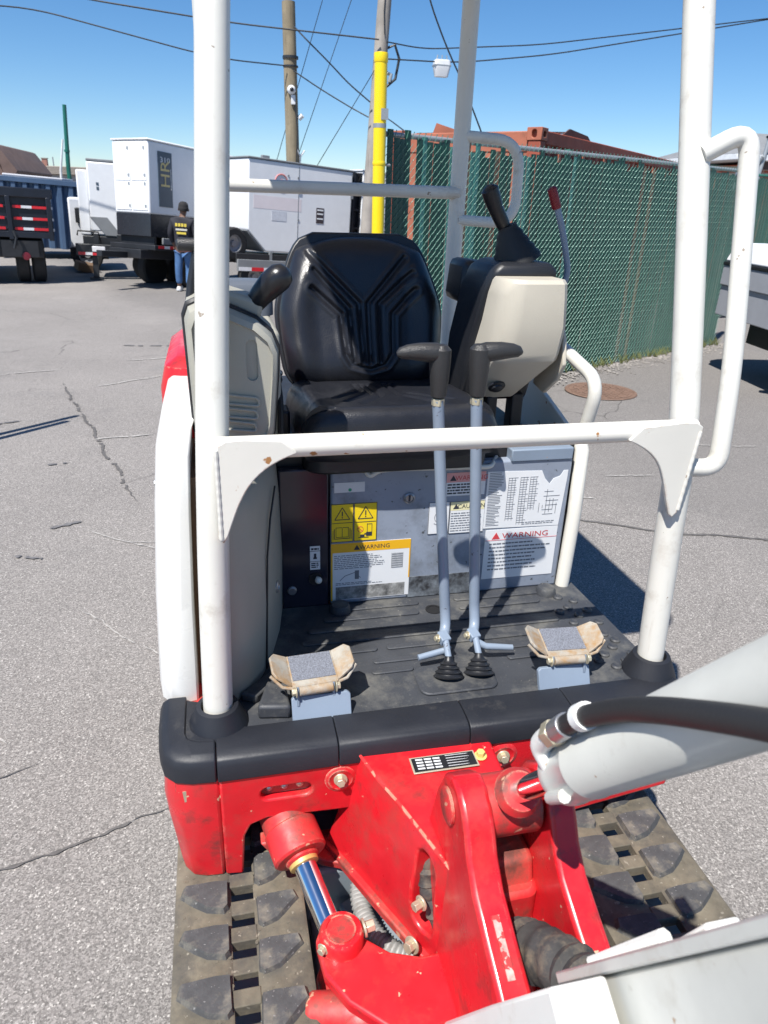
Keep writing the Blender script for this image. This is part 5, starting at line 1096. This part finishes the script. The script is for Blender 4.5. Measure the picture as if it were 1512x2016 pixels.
M_ = thing('vent_stack', 'tall slanting metal vent stack in front of the brick house', 'vent', (20.0, 25.5, 0)); lpart(MB().tube([V(-.10, 0, 0), V(-.02, 0, 2.4), V(.16, 0, 4.1)], .075, 10), 'pipe', galv, M_); lpart(MB().lathe([(.11, 0), (.13, .03), (.13, .07), (.05, .10), (0, .10)], V(.16, 0, 4.1), Z, 12), 'cap', blackpl, M_)

# ---- white trailer with chains and number at the right edge
tw_ = mat('utility_white', (.70, .70, .71), .4, var=.04, dirt=((.45, .44, .42), .10, 5)); tgrey = mat('utility_grey', (.33, .34, .37), .5, var=.06, dirt=((.16, .16, .17), .15, 5)); dplate = mat('diamond_plate', (.46, .48, .48), .38, metal=.7, bump=.8, bscale=90)
U_ = thing('chipper_trailer', 'white trailer rear marked with the number 19 and draped with chains', 'trailer', (4.93, 5.44, 0), (0, R_(1.2), R_(-10)))
lpart(MB().loft([[V(x, y, z) for x, z in ((-.02, 1.13), (.04, 1.27), (.13, 1.315), (1.6, 1.335), (1.6, 1.13))] for y in (0, 1.4)]), 'hood', tw_, U_, .02); lpart(box_(-.03, 1.6, -.03, 1.4, 1.095, 1.128), 'hood_seal', gasket, U_, .006)
lpart(box_(-.02, 1.6, .0, 1.4, .90, 1.094), 'upper_panel', tgrey, U_, .008); lpart(box_(-.02, 1.6, -.012, .02, .87, 1.05), 'white_band', tw_, U_, .006); lpart(box_(.0, 1.6, .01, 1.4, .60, .899), 'lower_panel', tgrey, U_, .008)
lpart(text_mb('19', .085, V(.185, -.004, 1.185), V(1, .02, .02), V(0, .12, 1), 'LEFT', 1.0), 'lettering', gengrey, U_)
lpart(box_(.10, .27, .02, .14, 1.32, 1.40), 'top_light', gengrey, U_, .01)
lpart(MB().prism([(-.10, .12), (.10, -.06), (.35, -.16), (1.6, -.16), (1.6, .2), (-.05, .2)], V(0, 0, .560), V(1,0,0), V(0,1,0), V(0,0,.035)), 'bumper_plate', dplate, U_, .004)
lpart(box_(.26, .34, -.10, .0, .30, .559), 'stabiliser', blackfr, U_, .01); lpart(box_(.30, 1.5, .0, 1.2, .34, .55), 'axle_frame', blackfr, U_, .01)
for x in (.95, 1.6): wheel(U_, (x, .45, .29), (0, -1, 0), .29, .22)
lk_m = MB().tube([V(.011*math.cos(a*.5236)*1.0, 0, .017*math.sin(a*.5236)+ (.006 if 0 < a < 6 else -.006)) for a in range(13)], .0042, 6).mesh('chain_link')
def chain(a, b_, sag, m_):
    a, b_ = Vector(a), Vector(b_); n = int((b_-a).length*1.05/.034); ch_ = None
    for i in range(n):
        t_ = i/(n-1); p = a.lerp(b_, t_)-V(0, 0, sag*4*t_*(1-t_)); q = a.lerp(b_, min(1, t_+.02))-V(0, 0, sag*4*(t_+.02)*(1-t_-.02))
        o = link('chain_link', lk_m, m_, U_, off=False); o.location = p; o.rotation_mode = 'QUATERNION'; o.rotation_quaternion = (q-p).to_track_quat('Z', 'X') @ Euler((0, 0, R_(90)*(i % 2))).to_quaternion()
lk_m.materials.append(mat('chain_steel', (.32, .32, .34), .4, metal=.7))
chain((.10, -.035, 1.0), (.02, -.06, .66), .0, galv); chain((.11, -.035, 1.0), (.28, -.05, .72), .05, galv); chain((.12, -.035, 1.0), (.45, -.04, .86), .03, galv)
lpart(MB().tube([V(.08, -.015, 1.0), V(.10, -.05, 1.02), V(.13, -.015, 1.0)], .008, 6), 'shackle', zinc, U_)
lpart(MB().obox((.20, -.04, .63), (.14, .10, .09), Euler((.2, .3, .2)).to_matrix()), 'hook_block', galv, U_, .02)

# ---- manhole cover
mh = mat('manhole_iron', (.17, .105, .075), .75, var=.25, vscale=12, bump=.3, bscale=80)
mb = MB(); mb.lathe([(.335, 0), (.33, .006), (.305, .006), (.302, .002), (.29, .002), (.29, .006), (0, .006)], (0, 0, 0), Z, 40); o = tag(build(mb, 'manhole_cover', mh), 'round rusty iron manhole cover in the asphalt by the fence', 'manhole'); o.location = (3.52, 6.02, .002)
rib_ = MB()
for i in range(-5, 6):
    for k in range(-5, 6):
        x, y = .052*i, .052*k
        if math.hypot(x, y) < .275: rib_.obox((x, y, .0085), (.040, .014, .005), Matrix.Rotation(R_(45 if (i+k) % 2 else -45), 3, 'Z'))
r_ = link('tread_pattern', rib_.mesh('tread'), mh, o); r_['kind'] = 'stuff'

# ---- unseen posts, added left of the frame only to cast a shadow on the yard
P_ = thing('shadow_posts', 'pair of thin grey posts on a base plate, added out of view to cast a shadow', 'post', (-2.02, 4.80, 0)); lpart(box_(-.2, .2, -.1, .1, 0, .02), 'base_plate', galv, P_)
lpart(MB().tube([V(-.08, .0, .02), V(-.04, .03, 2.28)], .030, 10), 'upright', galv, P_); lpart(MB().tube([V(.06, -.02, .02), V(.02, -.02, 2.02)], .030, 10), 'upright', galv, P_)

# ---- gravel and litter along the fence foot
gv = MB(); ico = [(0,0,1),(.9,0,.3),(.28,.85,.3),(-.72,.53,.3),(-.72,-.53,.3),(.28,-.85,.3),(0,0,-.6)]; icf = [(0,1,2),(0,2,3),(0,3,4),(0,4,5),(0,5,1),(6,2,1),(6,3,2),(6,4,3),(6,5,4),(6,1,5)]
for i in range(1500):
    f = random.random(); bx0 = 1.4+5.4*f; by0 = 5.74+.497*(bx0-1.3)-.06-abs(random.gauss(0, .16)); s_ = random.uniform(.006, .022); a = random.random()*6.28
    gv.add([(bx0+s_*(p[0]*math.cos(a)-p[1]*math.sin(a)), by0+s_*(p[0]*math.sin(a)+p[1]*math.cos(a)), s_*p[2]*.7) for p in ico], icf)
o = build(gv, 'gravel', mat('gravel_stone', (.25, .23, .21), .9, var=.4, vscale=3), smooth=0, fix=False); o['kind'] = 'stuff'; o['label'] = 'loose gravel along the foot of the fence'; o['category'] = 'gravel'

wd_ = MB()
for i in range(170):
    f = random.random()**.8; bx0 = 1.6+4.8*f; by0 = 5.74+.497*(bx0-1.3)-.05-abs(random.gauss(0, .035))
    for k in range(6):
        a = random.random()*6.28; l = random.uniform(.03, .12); ww = .0035; dx, dy = math.cos(a)*l*.5, math.sin(a)*l*.5
        wd_.add([(bx0-ww, by0, 0), (bx0+ww, by0, 0), (bx0+dx*.6, by0+dy*.6, l*.7), (bx0+dx, by0+dy, l)], [(0, 1, 2), (0, 2, 3)])
o = build(wd_, 'weeds', mat('dry_weed', (.14, .15, .05), .8, var=.4, vscale=3), smooth=0, fix=False); o['kind'] = 'stuff'; o['label'] = 'thin weeds growing along the foot of the fence'; o['category'] = 'weeds'
# ---- the person walking away by the generator
jk_m = mat('dark_jacket', (.018, .018, .026), .8, var=.2, vscale=6); jn_m = mat('blue_jeans', (.06, .14, .30), .8, var=.2, vscale=8); skin_m = mat('skin', (.16, .085, .055), .55); bean = mat('black_beanie', (.018, .017, .018), .9, bump=.6, bscale=120); shoe = mat('white_shoes', (.55, .55, .55), .6); prt = mat('yellow_print', (.62, .48, .06), .6); prw = mat('pale_print', (.55, .53, .46), .6)
PE = thing('person', 'person in dark jacket with yellow back print, black beanie and blue jeans', 'person', (-.60, 16.2, -.29), (0, R_(2.5), R_(-12)))
def skinned(name, verts, edges, m_, parent, sub=2):
    me = bpy.data.meshes.new(name); bm = bmesh.new(); lay = bm.verts.layers.skin.verify(); vs_ = []
    for i, (p, rx, ry) in enumerate(verts):
        v = bm.verts.new(p); v[lay].radius = (rx, ry); v[lay].use_root = (i == 0); vs_.append(v)
    for a, b_ in edges: bm.edges.new((vs_[a], vs_[b_]))
    bm.to_mesh(me); bm.free(); me.materials.append(m_)
    o = bpy.data.objects.new(name, me); COL.objects.link(o); o.parent = parent
    s1 = o.modifiers.new('skin', 'SKIN'); s1.use_smooth_shade = True; s2 = o.modifiers.new('sub', 'SUBSURF'); s2.levels = s2.render_levels = sub
    return o
bv = [((0, 0, .90), .15, .10), ((0, 0, 1.10), .14, .09), ((0, -.01, 1.34), .17, .10), ((0, .0, 1.44), .07, .06), ((.01, .02, 1.50), .058, .058), ((.02, .03, 1.60), .085, .09), ((.02, .03, 1.67), .07, .075),
      ((-.18, -.01, 1.36), .06, .06), ((-.24, -.02, 1.12), .045, .045), ((-.22, .10, .92), .035, .035), ((-.20, .14, .84), .03, .022), ((.18, -.01, 1.36), .06, .06), ((.25, -.01, 1.12), .045, .045), ((.24, .12, .95), .035, .035), ((.22, .18, .90), .03, .022),
      ((-.09, 0, .82), .085, .085), ((-.11, -.02, .47), .055, .06), ((-.12, .03, .09), .04, .045), ((-.125, .12, .04), .04, .03), ((.09, 0, .82), .085, .085), ((.10, .03, .47), .055, .06), ((.10, -.04, .09), .04, .045), ((.11, .05, .04), .04, .03)]
be = [(0,1),(1,2),(2,3),(3,4),(4,5),(5,6),(2,7),(7,8),(8,9),(9,10),(2,11),(11,12),(12,13),(13,14),(0,15),(15,16),(16,17),(17,18),(0,19),(19,20),(20,21),(21,22)]
skinned('body', bv, be, skin_m, PE)
for s_ in (-1, 1):
    for k in range(4): lpart(MB().tube([V(s_*.215-.024+.016*k, .15+.03*(s_ > 0), .83+.06*(s_ > 0)), V(s_*.215-.026+.017*k, .19+.03*(s_ > 0), .795+.06*(s_ > 0)), V(s_*.215-.024+.016*k, .20+.03*(s_ > 0), .765+.06*(s_ > 0))], [.009, .008, .006], 6), 'finger', skin_m, PE)
    lpart(MB().tube([V(s_*.19, .13+.03*(s_ > 0), .85+.06*(s_ > 0)), V(s_*.17, .17+.03*(s_ > 0), .83+.06*(s_ > 0))], [.011, .008], 6), 'thumb', skin_m, PE)
jv = [((0, -.005, .80), .195, .135), ((0, -.005, 1.0), .19, .13), ((0, -.01, 1.18), .195, .13), ((0, -.015, 1.36), .20, .125), ((0, 0, 1.45), .10, .085), ((-.19, -.01, 1.37), .085, .08), ((-.26, -.02, 1.12), .068, .066), ((-.225, .11, .93), .052, .05), ((.19, -.01, 1.37), .085, .08), ((.27, -.01, 1.12), .068, .066), ((.245, .13, .96), .052, .05)]
skinned('jacket', jv, [(0,1),(1,2),(2,3),(3,4),(3,5),(5,6),(6,7),(3,8),(8,9),(9,10)], jk_m, PE)
nv_ = [((0, 0, .86), .16, .115), ((-.09, 0, .76), .105, .10), ((-.11, -.02, .46), .078, .08), ((-.12, .03, .13), .068, .072), ((.09, 0, .76), .105, .10), ((.10, .03, .46), .078, .08), ((.10, -.04, .13), .068, .072)]
skinned('jeans', nv_, [(0,1),(1,2),(2,3),(0,4),(4,5),(5,6)], jn_m, PE)
for x, y in ((-.125, .05), (.105, -.02)): lpart(MB().loft([[V(x+a*k, y+.03+b_*k2, z) for a, b_ in rrect(.10, .27, .045, 5)] for z, k, k2 in ((0, 1, 1), (.03, 1.02, 1.02), (.06, .9, .85), (.10, .62, .45))]), 'shoe', shoe, PE)
lpart(MB().lathe([(.092, 0), (.104, .012), (.104, .055), (.100, .06), (.097, .10), (.085, .14), (.055, .168), (0, .178)], V(.02, .02, 1.57), (.05, -.10, 1), 20), 'beanie', bean, PE)
for x in (-.083, .123): lpart(MB().ball((x, .035, 1.585), .022, 6, (.5, .8, 1.2)), 'ear', skin_m, PE)
lpart(MB().ball((.03, .128, 1.565), .02, 6, (.8, 1, 1)), 'nose', skin_m, PE)
# curved print on the back, following the cloth
def back_print(x0, x1, z0, z1, m_, name):
    f = lambda u, v: V(x0+(x1-x0)*u, -.146-.004+.20*(x0+(x1-x0)*u)**2 if True else 0, z0+(z1-z0)*v)
    return lpart(MB().grid(6, 3, f), name, m_, PE)
for k in range(4): back_print(-.115+.06*k, -.07+.06*k, 1.275, 1.335, prt, 'print_block')
back_print(-.11, .12, 1.20, 1.235, prw, 'print_band'); back_print(-.09, .10, 1.13, 1.17, prt, 'print_band')
